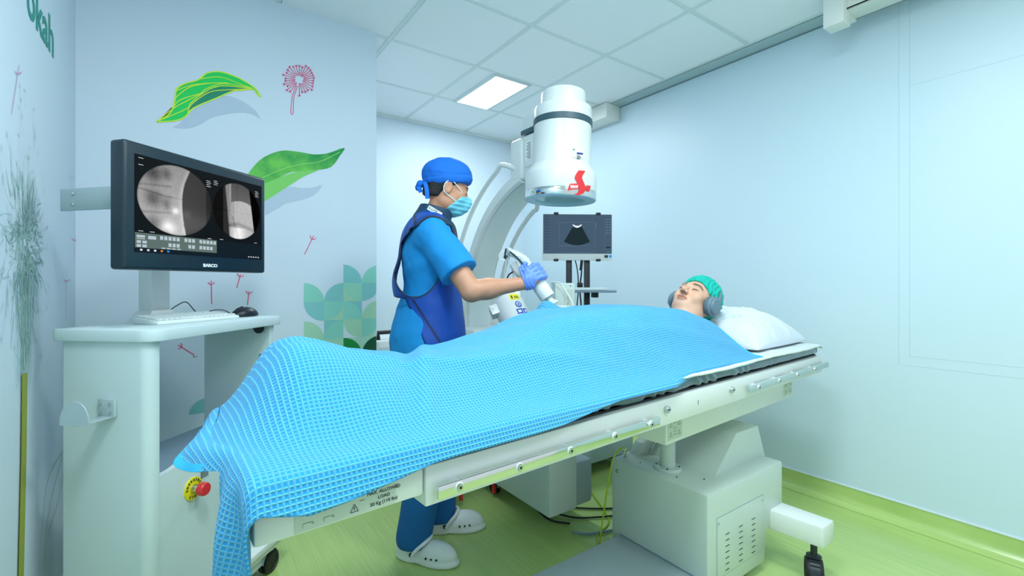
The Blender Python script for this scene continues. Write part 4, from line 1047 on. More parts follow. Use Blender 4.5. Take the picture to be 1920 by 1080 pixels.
MB().tube(bez([at(965, 498, 2.35), at(978, 510, 2.30), at(986, 522, 2.27), at(988, 534, 2.28)], 5), .020, 12).build('jointed_arm', white_m, th)
dm_ = MB().tube(bez([at(1040, 535, 2.35), at(1015, 560, 2.38), at(1000, 600, 2.4)], 5), .09, 20); 
# white control box behind the probe
cb = thing('control_box', tuple(at(1058, 560, 2.5))[:2]+(0.72,), 'small white control box with a cable behind the hand held probe', 'control box')
q = at(1056, 600, 2.5); BX = Matrix.Translation(q) @ Matrix.Rotation(-YAW*.8, 4, 'Z')
MB().box((-.055, -.04, -.2), (.055, .06, .20), .008, BX).build('box_body', cream_m, cb)
w = MB(); w.box((-.005, -.0412, .06), (.045, -.0398, .165), 0, BX); w.build('front_label', paper_m, cb)
w = MB(); w.tube([BX @ Vector((.012, -.042, .13)), BX @ Vector((.022, -.042, .10)), BX @ Vector((.012, -.042, .085))], .001, 4); w.lathe([(0, .002), (.003, .002), (.003, 0)], BX @ Vector((-.012, -.04, .185)), (0, -1, 0), 8); w.lathe([(0, .002), (.003, .002), (.003, 0)], BX @ Vector((.03, -.04, .185)), (0, -1, 0), 8); w.build('label_print', ink_m, cb)
MB().tube(bez([BX @ Vector((-.045, 0, .195)), at(1034, 530, 2.45), at(1050, 531, 2.4), at(1062, 548, 2.35), at(1072, 565, 2.3), at(1076, 585, 2.3)], 6), .0045, 8).build('white_cable', white_m, cb)
w = MB().lathe([(0, .03), (.06, .03), (.085, .02), (.092, 0), (.085, -.02), (0, -.03)], at(1062, 585, 2.2), (0.1, 0, 1), 32); w.build('round_dish', white_m, cb)

# ---------------------------------------------------------------- ultrasound probe and its arm (held by the doctor)
PD = 1.97
PB0, PB1 = at(991, 505, PD+.01), at(1027, 558, PD-.01); pax = (PB1-PB0).normalized(); PLn = (PB1-PB0).length
pr = thing('ultrasound_probe', tuple(PB1), 'thick white ultrasound probe pressed on the blanket by the gloved hand', 'ultrasound probe')
MB().lathe([(0, -.012), (.018, -.011), (.030, -.003), (.0335, .004), (.0335, PLn-.004), (.0325, PLn), (.0285, PLn), (.022, PLn-.01), (0, PLn-.01)], PB0, pax, 36).build('probe_body', white_m, pr)
MB().lathe([(.017, PLn-.012), (.016, PLn+.012), (.020, PLn+.022), (.030, PLn+.032), (.032, PLn+.038), (0, PLn+.042)], PB0, pax, 32).build('probe_tip', cream_m, pr)
s = [PB0-pax*.005, at(984, 490, PD+.02), at(972, 480, PD+.03), at(958, 473, PD+.04), at(952, 466, PD+.04)]
pts = bez(s, 7); rs2 = [.024-.013*i/(len(pts)-1)+.0025*math.sin(i*2.1) for i in range(len(pts))]
MB().tube(pts, rs2, 14).build('wrinkled_sleeve', mat('clear_sleeve', (214, 230, 234), .3, bump=.8, bscale=120), pr)
MB().tube(bez([at(956, 472, PD), at(968, 482, PD-.02), at(978, 493, PD-.03), at(984, 508, PD-.03)], 6), .0035, 8).build('probe_cable', black_m, pr)
w = MB(); w.tube(bez([at(949, 466, PD), at(947, 478, PD), at(950, 484, PD)], 4), [.004]*5+[.009]*4, 8); w.build('cable_clip', dark_m, pr)
w = MB(); w.tube([at(950, 484, PD), at(946, 508, PD), at(944, 545, PD)], .0025, 6); w.tube([at(952, 484, PD), at(956, 500, PD), at(950, 515, PD)], .0015, 6); w.build('thin_cable', alu_m, pr)
ang = [2*math.pi*k/20 for k in range(21)]
MB().tube([at(945+9*math.cos(a), 480+9*math.sin(a), PD+.05) for a in ang], .0025, 8, cap=False).build('loop_hose', white_m, pr)
MB().tube(bez([at(962, 495, PD+.06), at(972, 510, PD+.05), at(980, 520, PD+.06), at(984, 530, PD+.08)], 6), .018, 12).build('support_arm', white_m, pr)

# ---------------------------------------------------------------- ultrasound display trolley near the back wall
US = at(1083, 445, 3.2); UR = (R*1.0+F*.06).normalized(); UF = Vector((-UR.y, UR.x, 0))
UM = Matrix(((UR.x, UF.x, 0, US.x), (UR.y, UF.y, 0, US.y), (0, 0, 1, 0), (0, 0, 0, 1)))
zt, zb_ = CH+(HY-401)/FPX*3.2, CH+(HY-488)/FPX*3.2; hw = .243
ud = thing('ultrasound_trolley', (US.x, US.y, 0), 'black posted trolley carrying a flat ultrasound screen and shelf by the back wall', 'trolley')
MB().box((-hw, .0, zb_), (hw, .03, zt), .004, UM).build('monitor_case', white_m, ud)
s_ = MB().box((-hw+.004, -.002, zb_+.046), (hw-.004, .002, zt-.004), 0, UM).build('screen', glow('us_screen', (66, 88, 108), .85), ud)
u2 = MB(); dk = glow('us_dark', (28, 46, 52), .7); ln_ = glow('us_line', (110, 132, 150), .8)
def up(x, z, l=.003): return UM @ Vector((x, -l, z))
zc_, zt2 = zb_+.046, zt-.004; hgt = zt2-zc_
def uu(u, v, l=.003): return up(-hw+.004+u*(2*hw-.008), zt2-v*hgt, l)
fan = [uu(.425, .32), ]+[uu(.425+.135*k/8, .32+.03*math.sin(math.pi*k/8)) for k in range(1, 8)]+[uu(.56, .31)]+[uu(.68-.38*k/10, .70+.09*math.sin(math.pi*k/10)) for k in range(11)]
u2.poly(fan[::-1], dk)
u2.add([uu(.425+.135*k/8, .25+.045*math.sin(math.pi*k/8), .004) for k in range(9)]+[uu(.43+.125*k/8, .285+.055*math.sin(math.pi*k/8), .004) for k in range(9)], [(i, i+9, i+10, i+1) for i in range(8)], None, glow('us_white', (235, 240, 245), .9))
for a, b in (((.23, .22), (.23, .8)), ((.75, .2), (.75, .8)), ((.23, .8), (.75, .8)), ((.23, .21), (.75, .19)), ((.9, .08), (.9, .92))): u2.tube([uu(*a), uu(*b)], .0006, 4, m=ln_)
for k in range(12): u2.tube([uu(.02, .06+.075*k), uu(.08, .06+.075*k)], .0012, 4, m=dk)
for k in range(6):
    for j in (0, 1): u2.tube([uu(.915+.045*j, .12+.07*k), uu(.945+.045*j, .12+.07*k)], .002, 4, m=ln_)
u2.tube([uu(.915, .84), uu(.98, .84)], .004, 4, m=dk); u2.tube([uu(.93, .95), uu(.98, .95)], .002, 4, m=glow('us_green', (20, 150, 120), .8))
for u, v in ((.21, .2), (.21, .27), (.285, .23), (.44, .97), (.54, .97), (.62, .97)): u2.tube([uu(u, v), uu(u+.006, v+.01)], .0022, 4, m=ln_)
u2.tube([uu(.26, .975), uu(.74, .975)], .0006, 4, m=ln_); u2.tube([uu(.765, .22), uu(.765, .34)], .0015, 4, m=ln_)
u2.poly([up(hw-.055, zb_+.018), up(hw-.03, zb_+.018), up(hw-.03, zb_+.036), up(hw-.055, zb_+.036)], ink_m); u2.poly([up(hw-.022, zb_+.02), up(hw-.004, zb_+.02), up(hw-.004, zb_+.036), up(hw-.022, zb_+.036)], uic)
u2.build('screen_picture', None, s_)
for x in (-.15, .145):
    for z in (zt, zb_): MB().box((x-.016, -.012, z-.008), (x+.016, .02, z+.010), .005, UM).build('monitor_clamp', dark_m, ud)
for x in (-.052, .075): MB().box((x-.02, .035, .08), (x+.02, .06, zt-.05), .003, UM).build('post', dark_m, ud)
MB().box((-.12, .028, zb_+.08), (.14, .04, zb_+.2), .003, UM).build('mount_plate', dark_m, ud)
zs_ = CH+(HY-545)/FPX*3.05
MB().prism([UM @ Vector(p) for p in [(-.10, .03, zs_-.012), (-.10, -.22, zs_-.012), (.19, -.22, zs_-.012), (.22, -.19, zs_-.012), (.22, .0, zs_-.012), (.19, .03, zs_-.012)]], (0, 0, .014), bev=.003).build('shelf', mid_m, ud)
MB().box((.10, -.03, zs_-.05), (.14, .03, zs_-.012), .004, UM).build('shelf_knob', dark_m, ud)
MB().box((-.24, -.2, .05), (.26, .22, .10), .01, UM).build('base', dark_m, ud)
for x in (-.2, .22):
    for y in (-.17, .19): castor(UM @ Vector((x, y, 0)), .024, ud, tuple(UR), w=.012, topz=.06)
w = MB(); w.tube(bez([UM @ Vector((-.01, .03, zb_)), UM @ Vector((.0, .0, zb_-.08)), UM @ Vector((.01, .02, zb_-.2)), UM @ Vector((.0, .02, zb_-.35)), UM @ Vector((.03, .02, zb_-.5)), UM @ Vector((.05, .02, zb_-.62))], 6), .004, 8)
w.tube(bez([UM @ Vector((.03, .03, zb_)), UM @ Vector((.03, .01, zb_-.08)), UM @ Vector((.02, .02, zb_-.2)), UM @ Vector((.03, .02, zb_-.35)), UM @ Vector((.01, .02, zb_-.5)), UM @ Vector((-.01, .02, zb_-.62))], 6), .005, 8)
w.box((-.0, -.01, zb_-.19), (.035, .02, zb_-.155), .004, UM); w.tube([UM @ Vector((.03, .0, zb_)), UM @ Vector((.022, .0, zb_-.07))], .010, 10)
w.build('cables', black_m, ud)
kbt = MB().box((-.20, -.17, zs_+.003), (.16, -.03, zs_+.020), .004, UM)
tag(kbt.build('keyboard', key_m), 'thin white keyboard lying on the ultrasound trolley shelf', 'keyboard')

# utility cart glimpsed left of the doctor
uc = thing('utility_cart', (1.13, 2.98, 0), 'low white cart with a black handle behind the doctor near wall edge', 'cart')
MB().box((.97, 2.80, .12), (1.30, 3.2, .84), .012).build('cart_body', white_m, uc)
MB().tube([(1.00, 2.86, .84), (1.00, 2.86, .885), (1.10, 2.86, .885), (1.10, 2.86, .84)], .014, 10).build('handle', black_m, uc)
MB().lathe([(0, .06), (.02, .055), (.02, 0)], (1.24, 2.88, .84), n=16).build('knob', black_m, uc)
MB().box((.985, 2.796, .60), (1.29, 2.802, .80), 0).build('drawer', cart_m, uc)
for x in (1.02, 1.25):
    for y in (2.85, 3.15): castor((x, y, 0), .045, uc, topz=.13, w=.02)
# ================================================================ people
def headf(h, ears=True, mouth=True):
    d = ell(h, (0, -.018, .032), (.075, .094, .088))
    d = smin(d, ell(h, (0, .018, -.03), (.063, .072, .085)), .03)
    d = smin(d, ell(h, (0, .045, -.086), (.040, .040, .030)), .03)
    for s in (-1, 1):
        d = smin(d, ell(h, (s*.040, .055, -.032), (.026, .026, .030)), .02)
        d = smin(d, ell(h, (s*.052, .005, -.068), (.018, .035, .028)), .025)
    d = smin(d, ell(h, (0, .076, .018), (.050, .020, .014)), .018)
    for s in (-1, 1): d = smax(d, -ell(h, (s*.033, .103, -.006), (.018, .016, .012)), .012)
    d = smin(d, rc(h, (0, .088, .002), (0, .110, -.036), .007, .0115), .012)
    for s in (-1, 1):
        d = smin(d, ell(h, (s*.0125, .100, -.040), (.0085, .010, .0085)), .006)
        d = smin(d, ell(h, (s*.032, .079, -.007), (.0155, .0125, .0115)), .003)
    for s in (-1, 1): d = smax(d, -ell(h, (s*.0065, .104, -.048), (.004, .006, .004)), .002)
    if mouth:
        d = smin(d, ell(h, (0, .090, -.065), (.024, .011, .0062)), .006)
        d = smin(d, ell(h, (0, .088, -.076), (.020, .011, .0068)), .006)
        d = smax(d, -ell(h, (0, .101, -.0702), (.023, .010, .0013)), .0015)
    if ears:
        for s in (-1, 1):
            e = ell(h, (s*.078, -.008, -.012), (.010, .019, .032)); e = smax(e, -ell(h, (s*.088, -.004, -.010), (.007, .010, .019)), .004)
            d = smin(d, e, .008)
    return d
def frame(f, u):
    f = Vector(f).normalized(); u = Vector(u); u = (u-f*u.dot(f)).normalized(); r = f.cross(u)
    return np.array([list(r), list(f), list(u)]).T      # columns: right, forward, up
# ---------------------------------------------------------------- doctor
DO = np.array([.916, 1.925, 0.]); DR = frame((.93, -.37, 0), (0, 0, 1))
def dl(p): return (np.array(tuple(p))-DO) @ DR
def dw(V): return V @ DR.T+DO
HC = np.array([0, .072, 1.632]); py_, pp_ = rad(6), rad(-13)
HR = np.array((Matrix.Rotation(py_, 3, 'Z') @ Matrix.Rotation(pp_, 3, 'X')))
def hd(q): return (q-HC) @ HR
def hl(p): return np.array(p) @ HR.T+HC
SH = np.array([.165, .0, 1.405]); EL = dl(at(884, 546, 1.85)); WR = dl(at(984, 531, 1.935)); HN = dl(at(1004, 524, 1.935))
LS, LE, LW = (-.175, 0, 1.402), (-.235, -.02, 1.13), (-.22, .05, .90)
RA, LAk = dl((.825, 1.90, .09)), dl((1.01, 2.035, .09))
def torso(q, o=0):
    d = ell(q, (0, -.005, 1.31), (.150, .110, .19)); d = smin(d, ell(q, (0, 0, 1.10), (.135, .105, .18)), .05)
    d = smin(d, ell(q, (0, -.01, .93), (.155, .118, .14)), .05); d = smin(d, rc(q, (-.135, -.005, 1.405), (.135, -.005, 1.405), .052, .052), .06)
    return d-o
def legs(q, o=0, ra=.085, rk=.062, rn=.045):
    d = None
    for s, an in ((1, RA), (-1, LAk)):
        hip = (s*.085, 0, .90); kn = (an*.55+np.array([s*.09, .06, .9])*.45); kn[2] = .49
        a = smin(rc(q, hip, kn, ra, rk), rc(q, kn, an, rk, rn), .02); d = a if d is None else smin(d, a, .03)
    return d-o
def doc_body(q):
    d = smin(torso(q), legs(q), .03)
    for a in (RA, LAk): pass
    d = smin(d, rc(q, (0, .0, 1.44), (0, .052, 1.575), .056, .053), .03)
    d = smin(d, headf(hd(q)), .018)
    d = smin(d, rc(q, SH, EL, .054, .043), .03); d = smin(d, rc(q, EL, WR, .043, .027), .012)
    m = EL*.7+WR*.3; d = smin(d, ell(q, m, (.042, .042, .038)), .03)
    d = smin(d, rc(q, WR, HN, .026, .022), .01)
    d = smin(d, rc(q, LS, LE, .052, .041), .03); d = smin(d, rc(q, LE, LW, .041, .027), .012); d = smin(d, rc(q, LW, (-.21, .07, .83), .026, .030), .02)
    for k in range(4): d = smin(d, rc(q, (-.205+.004*k, .045+.018*k, .80), (-.195+.004*k, .05+.02*k, .735+.004*abs(k-1.5)), .0095, .008), .006)
    d = smin(d, rc(q, (-.195, .09, .85), (-.18, .115, .795), .011, .009), .006)
    for a, tt_ in ((RA, (.934, 1.744, .04)), (LAk, (1.153, 1.95, .04))):
        t = dl(tt_); d = smin(d, rc(q, a*[1, 1, .6], a*.25+t*.75, .032, .028), .02)
    return d
dc = thing('person', (DO[0], DO[1], 0), 'person in blue scrubs, cap, apron and face mask standing behind table holding the probe', 'person')
def selb(c):
    h = hd(c); mi = np.zeros(len(c), int)
    brow = (np.abs(np.abs(h[:, 0])-.033) < .019) & (np.abs(h[:, 2]-.020-.0) < .0035) & (h[:, 1] > .06)
    lid = (np.abs(np.abs(h[:, 0])-.032) < .012) & (np.abs(h[:, 2]+.009) < .0022) & (h[:, 1] > .078)
    mi[brow | lid] = 1; return mi
sdfobj('body', doc_body, ax_(-.30, .50, .010, (-.10, .22, .0045)), ax_(-.22, .50, .010, (-.09, .21, .0045)), ax_(-.01, 1.80, .010, (1.44, 1.78, .0035)), [skin_d], dc, None, it=1, xf=dw, tint=lambda V: facetint(hd(V)))
# hair below the cap
def hair(q):
    h = hd(q); d = ell(h, (0, -.018, .028), (.0785, .0975, .09)); d = smin(d, ell(h, (0, -.052, -.045), (.052, .05, .045)), .03)
    cut = np.maximum(h[:, 1]-(.015+.25*(h[:, 2])), -.058-h[:, 2]); side = smax(-(h[:, 1]-.012), (h[:, 1]-.045), .01)
    sb = np.maximum.reduce([h[:, 1]-.034, .004-h[:, 1], -.05-h[:, 2]+0*h[:, 0], np.full(len(h), -1.)])
    c = np.minimum(smax(cut, h[:, 1]+.012-np.clip(h[:, 2]+.01, 0, 1)*3, .006), sb)
    return np.maximum(np.maximum(d, c), h[:, 2]-.05)
HG = (ax_(-.11, .11, .0045), ax_(-.07, .22, .0045), ax_(1.50, 1.80, .0045))
sdfobj('hair', hair, *HG, [hair_m], dc, xf=dw)
def cap(q):
    h = hd(q); d = ell(h, (0, -.014, .045), (.087, .112, .090)); d = smin(d, ell(h, (0, .025, .075), (.066, .070, .060)), .03)
    d += .0042*fbm(h, 48, 2)
    pl = h[:, 2]-(.010+.34*h[:, 1]); band = np.clip(1-np.abs(pl-.016)/.016, 0, 1)
    d -= .004*np.clip(band*3, 0, 1)
    d += .0022*np.exp(-((h[:, 2]-.075-.25*h[:, 1]+.3*np.abs(h[:, 0]))/.003)**2)
    d = smax(d, -pl, .004)
    d = smin(d, ell(h, (.012, -.122, -.022), (.022, .016, .020)), .010)
    return smin(d, ell(h, (-.012, -.124, -.030), (.018, .014, .018)), .006)
sdfobj('scrub_cap', cap, ax_(-.11, .11, .0035), ax_(-.09, .21, .0035), ax_(1.54, 1.80, .0035), [cap_m], dc, xf=dw)
tie = MB()
def ribbon3(pts, w, th, wd):
    pts = bez(pts, 5); vs = []
    for i, p in enumerate(pts):
        t = (pts[min(i+1, len(pts)-1)]-pts[max(i-1, 0)]).normalized(); s = t.cross(Vector(wd)).normalized()*w; n = s.cross(t).normalized()*th
        vs += [p+s+n, p-s+n, p-s-n, p+s-n]
    k = len(pts); return vs, [(4*i+j, 4*i+(j+1) % 4, 4*i+4+(j+1) % 4, 4*i+4+j) for i in range(k-1) for j in range(4)]+[(0, 1, 2, 3), (4*k-1, 4*k-2, 4*k-3, 4*k-4)]
def HW(x, y, z): return Vector(dw(hl((x, y, z))))
outw = Vector(DR[:, 0])
for pts in ([HW(.02, -.118, -.012), HW(.050, -.105, -.02), HW(.060, -.092, -.05), HW(.062, -.082, -.085)], [HW(.0, -.125, -.02), HW(.03, -.125, -.04), HW(.035, -.112, -.060)]):
    tie.add(*ribbon3(pts, .009, .0012, outw))
tie.build('cap_tie', cap_m, dc, smooth=60)
def mask(q):
    h = hd(q); d = smin(headf(h, False), ell(h, (0, .072, -.052), (.040, .046, .044)), .02)-.006
    d += .0011*np.sin(h[:, 2]*330-h[:, 1]*60)
    c = np.maximum(.074+.80*(h[:, 2]+.02)-h[:, 1], h[:, 2]+.012+.3*(np.abs(h[:, 0]))); c = np.maximum(c, -.122-h[:, 2])
    inn = smin(headf(h, False), ell(h, (0, .072, -.052), (.040, .046, .044)), .02)-.003
    return smax(d, c, .002)
sdfobj('face_mask', mask, ax_(-.10, .10, .0023), ax_(.05, .22, .0023), ax_(1.48, 1.66, .0023), [mask_m], dc, xf=dw)
mk = MB()
for s in (-1, 1):
    mk.tube(bez([HW(s*.050, .080, -.030), HW(s*.070, .045, -.002), HW(s*.084, .002, .020), HW(s*.086, -.014, .014), HW(s*.086, -.026, -.006), HW(s*.082, -.022, -.034), HW(s*.075, .010, -.050), HW(s*.066, .048, -.062)], 4), .0022, 6)
mk.each('mask_strap', strap_m, dc)
# shirt
hemC = SH*.30+EL*.70; hemN = (EL-SH)/np.linalg.norm(EL-SH)
def upper(q, o):
    d = torso(q, 0); d = smin(d, rc(q, SH, EL, .054, .043), .03); d = smin(d, rc(q, LS, LE, .052, .041), .03); return d-o
def shirt(q):
    w = .004*fbm(q, 26, 1)+.0025*fbm(q, 60, 4)
    d = torso(q, .016)
    d = smin(d, ell(q, (0, -.03, .93), (.168, .150, .26)), .04); 
    d = smax(d, q[:, 2]-1.50, .005)
    sl = smin(rc(q, SH, SH*.25+EL*.75, .068, .082), rc(q, (.10, -.01, 1.42), SH, .066, .070), .02); sl = smax(sl, (q-hemC) @ hemN, .004)
    ls = smin(rc(q, (-.12, -.01, 1.42), (-.225, -.015, 1.20), .070, .068), ell(q, LS, (.072, .072, .070)), .02); ls = smax(ls, 1.225-q[:, 2], .004)
    d = smin(smin(d, sl, .03), ls, .03)+w
    d = smax(d, .755-q[:, 2], .004); 
    return smax(d, -rc(q, (0, .01, 1.44), (0, .08, 1.62), .066, .066), .006)
sdfobj('scrub_shirt', shirt, ax_(-.33, .42, .0052), ax_(-.24, .40, .0052), ax_(.74, 1.52, .0048), [shirt_m], dc, it=2, xf=dw)
# trousers
def trou(q):
    d = smin(legs(q, 0, .098, .085, .078), ell(q, (0, -.005, .90), (.172, .13, .13)), .04)+.004*fbm(q, 20, 7)
    return smax(smax(d, .055-q[:, 2]+.10*q[:, 1]*0, .003), q[:, 2]-.98, .004)
sdfobj('trousers', trou, ax_(-.28, .30, .008), ax_(-.24, .26, .008), ax_(.03, 1.0, .008), [trou_m], dc, xf=dw)
# lead apron
def acut(q):
    x = np.abs(q[:, 0]); y = q[:, 1]; z = q[:, 2]
    a = rad(-14); yy = (y+.055)*math.cos(a)+(z-1.30)*math.sin(a); zz = -(y+.055)*math.sin(a)+(z-1.30)*math.cos(a)
    e = (np.sqrt((yy/.098)**2+((zz+.012)/.150)**2)-1)*.09
    c = np.maximum(-e, -(x-.055))*1.0
    c = np.maximum(np.maximum(-e, -.04+0*x), -(x-.055)); side = -np.maximum(e, .055-x)
    over = np.minimum(np.minimum(x-.150, z-1.25), 1.432+.10*y-z)  # the strap caps the shoulder
    over = np.maximum(over, np.minimum(x-.205, z-1.2))
    low = np.minimum(1.130-.10*(y+.1)-z, -.115+(1.13-z)*.42-y)
    neck = np.where(z > 1.40, .062-np.sqrt(q[:, 0]**2+(y-.03)**2*.8), -.1)
    return np.maximum.reduce([side, over, low, neck])
def apron(q):
    w = .0035*fbm(q, 18, 9)
    d = torso(q, .030)
    for s in (-1, 1): d = smin(d, ell(q, (s*.150, -.005, 1.405), (.090, .090, .090)), .02)
    d = smin(d, ell(q, (0, .02, .93), (.160, .130, .30)), .05)
    d = smin(d, ell(q, (.02, -.115, 1.19), (.13, .055, .10)), .05)
    d = smin(d, ell(q, (0, .02, 1.44), (.10, .075, .04)), .04)
    d += w
    d = np.maximum(d, -(d+.010))
    return smax(smax(d, acut(q), .003), .70-q[:, 2], .004)
def sela(c):
    a = acut(c); x, y, z = c.T; C = np.ones((len(c), 3))*np.array(lin((0, 74, 172)))
    def mixc(m, k):
        nonlocal C
        C = C*(1-m[:, None])+np.array(lin(k))*m[:, None]
    mixc(soft(.045+.12*(1.42-z)-y, .002)*soft(1.22-z, .003)*soft(z-1.50, .003), (14, 52, 84))
    bl = soft(-.0055-a, .0012)
    yl = -.085+(1.13-z)*.62; bl = np.maximum(bl, soft(np.abs(y-yl)-.0055, .0015)*soft(z-1.13, .002)*soft(.03-x, .005))
    bl = np.maximum(bl, soft(np.abs(y+.075)-.005, .0015)*soft(1.40-z, .003)*soft(-x, .005))
    mixc(bl, (14, 22, 36)); return C
sdfobj('lead_apron', apron, ax_(-.24, .24, .005), ax_(-.26, .26, .005), ax_(.68, 1.54, .005), [apron_c], dc, None, it=1, xf=dw, tint=sela)
def collar(q):
    d = rc(q, (0, -.008, 1.45), (0, .045, 1.575), .088, .070)+.002*fbm(q, 40, 3)
    inn = rc(q, (0, -.008, 1.42), (0, .05, 1.60), .078, .060)
    top = (q[:, 2]-(1.545-.25*q[:, 1])); d = np.maximum(d, -inn); d = smax(d, top, .004); d = smax(d, 1.445-q[:, 2], .004)
    return d
sdfobj('thyroid_collar', collar, ax_(-.12, .12, .0045), ax_(-.12, .15, .0045), ax_(1.42, 1.62, .0045), [navy_m], dc, xf=dw)
ce = at(803, 388, 1.99); ce2 = at(828, 403, 1.99); exx = (ce2-ce).normalized(); cn = Vector(DR[:, 0])*1.0
def col_at(p):   # push a point out onto the collar surface
    q = dl(p); k = np.array([0., 0, 1]); 
    for _ in range(60):
        if collar(np.array([q]))[0] < 0: break
        q = q-np.array([.002, 0, 0])
    return Vector(dw(q+np.array([.012, 0, 0])))
A_, B_ = col_at(ce-Vector(DR[:, 0])*-.10), col_at(ce2-Vector(DR[:, 0])*-.10)
ex_ = (B_-A_).normalized(); up_ = Vector((0, 0, 1)); up_ = (up_-ex_*up_.dot(ex_)).normalized(); nn_ = ex_.cross(up_)
if nn_.dot(F) > 0: nn_ = -nn_
tg = MB(); tg.add([A_+up_*.010, B_+up_*.010, B_-up_*.010, A_-up_*.010, A_+up_*.010+nn_*.002, B_+up_*.010+nn_*.002, B_-up_*.010+nn_*.002, A_-up_*.010+nn_*.002], [(4, 7, 6, 5), (0, 1, 2, 3), (0, 4, 5, 1), (1, 5, 6, 2), (2, 6, 7, 3), (3, 7, 4, 0)])
tgo = tg.build('collar_label', stick_m, dc)
text('X-LITE', .0145, A_+ex_*.003-up_*.004+nn_*.0026, ex_, up_, mat('ink_green2', (10, 110, 90), .5), dc, name='label_lettering', bold=.0003, sx=1.0)
# gloved right hand closed round the probe
g0 = dl(PB0); g1 = dl(PB1); ga_ = (g1-g0)/np.linalg.norm(g1-g0); gc = g0+ga_*.030
toC = dl(Vector((0, 0, CH)))-gc; nC = toC-ga_*(toC @ ga_); nC /= np.linalg.norm(nC); nR = np.cross(ga_, nC); 
if (nR @ (dl(at(1100, 500, 1.97))-gc)) < 0: nR = -nR
def cyl(th, h, r): a = rad(th); return gc+ga_*h+(nC*math.cos(a)+nR*math.sin(a))*r
def glove(q):
    d = rc(q, dl(at(978, 531, 1.935)), dl(at(990, 529, 1.935)), .032, .030)
    pc = cyl(-25, .008, .050); d = smin(d, rc(q, dl(at(990, 529, 1.935)), pc, .029, .030), .02)
    for k, (hh, L) in enumerate(((-.026, .95), (-.006, 1.08), (.014, 1.05), (.033, .88))):
        k0 = cyl(-12, hh*.8, .047); k1 = cyl(32, hh, .051); k2 = cyl(78*L, hh+.004, .0455); k3 = cyl(128*L, hh+.006, .041)
        c = smin(rc(q, k0, k1, .014, .0115), rc(q, k1, k2, .0108, .0098), .004); c = smin(c, rc(q, k2, k3, .0098, .0085), .004)
        d = smin(d, c, .006)
    t0 = cyl(-60, -.012, .052); t1 = cyl(-40, -.040, .050); t2 = cyl(5, -.052, .044)
    t = smin(rc(q, t0, t1, .015, .013), rc(q, t1, t2, .012, .010), .006); d = smin(d, t, .012)
    s = (q-WR) @ ((HN-WR)/np.linalg.norm(HN-WR))
    d += .0012*np.sin(s*420+np.sin(q[:, 2]*90)*1.2)*(s < .035)
    return smax(d, -(s+.004), .002)
gx = gc
sdfobj('glove', glove, ax_(gx[0]-.12, gx[0]+.12, .0028), ax_(gx[1]-.13, gx[1]+.10, .0028), ax_(gx[2]-.10, gx[2]+.10, .0028), [glove_m], dc, it=1, xf=dw)
# clogs
def shoe(nm, heel, toe):
    heel = Vector(heel); toe = Vector(toe); f = (toe-heel).normalized(); r = Vector((f.y, -f.x, 0)); Lg = .285
    def xf(V): return V @ np.array([list(r), list(f), [0, 0, 1]])+np.array([heel.x, heel.y, 0])
    def sh(q):
        sole = smin(ell(q, (0, .195, .012), (.054, .100, .030)), ell(q, (0, .068, .012), (.042, .070, .030)), .04)
        up = smin(ell(q, (0, .185, .030), (.051, .100, .062)), ell(q, (0, .062, .03), (.041, .064, .050)), .03)
        hole = rc(q, (0, .060, .06), (0, .075, .14), .030, .052); up = smax(up, -hole, .006)
        d = smin(sole, up, .004); d = smax(d, -(ell(q, (0, .12, -.012), (.08, .03, .016))), .01)
        sp = np.abs(q[:, 2]-.030)<.0015
        return smax(d+.001*sp, -(q[:, 2]-.001), .003)
    o = sdfobj('clog', sh, ax_(-.065, .065, .004), ax_(-.012, .31, .004), ax_(-.006, .11, .004), [clog_m], dc, xf=xf)
    def P(x, y, z): return heel+r*x+f*y+Vector((0, 0, z))
    b = MB(); b.tube(bez([P(-.050, .098, .040), P(-.052, .122, .070), P(-.036, .148, .092), P(0, .160, .100), P(.036, .148, .092), P(.052, .122, .070), P(.050, .098, .040)], 5), .0075, 10); b.build('heel_strap', clog_m, o)
    b = MB()
    for s in (-1, 1):
        b.lathe([(0, .006), (.008, .006), (.009, 0)], P(s*.050, .096, .044), r*s, 16)
        for k in range(3): b.lathe([(0, .0015), (.0042, .0015), (.0042, -.004)], P(s*(.0525-.001*k), .165+.024*k, .040), r*s, 12)
    b.each('clog_rivet', black_m, o)
shoe('r', (.768, 1.955, 0), (.934, 1.744, 0)); shoe('l', (.945, 2.055, 0), (1.17, 1.945, 0))

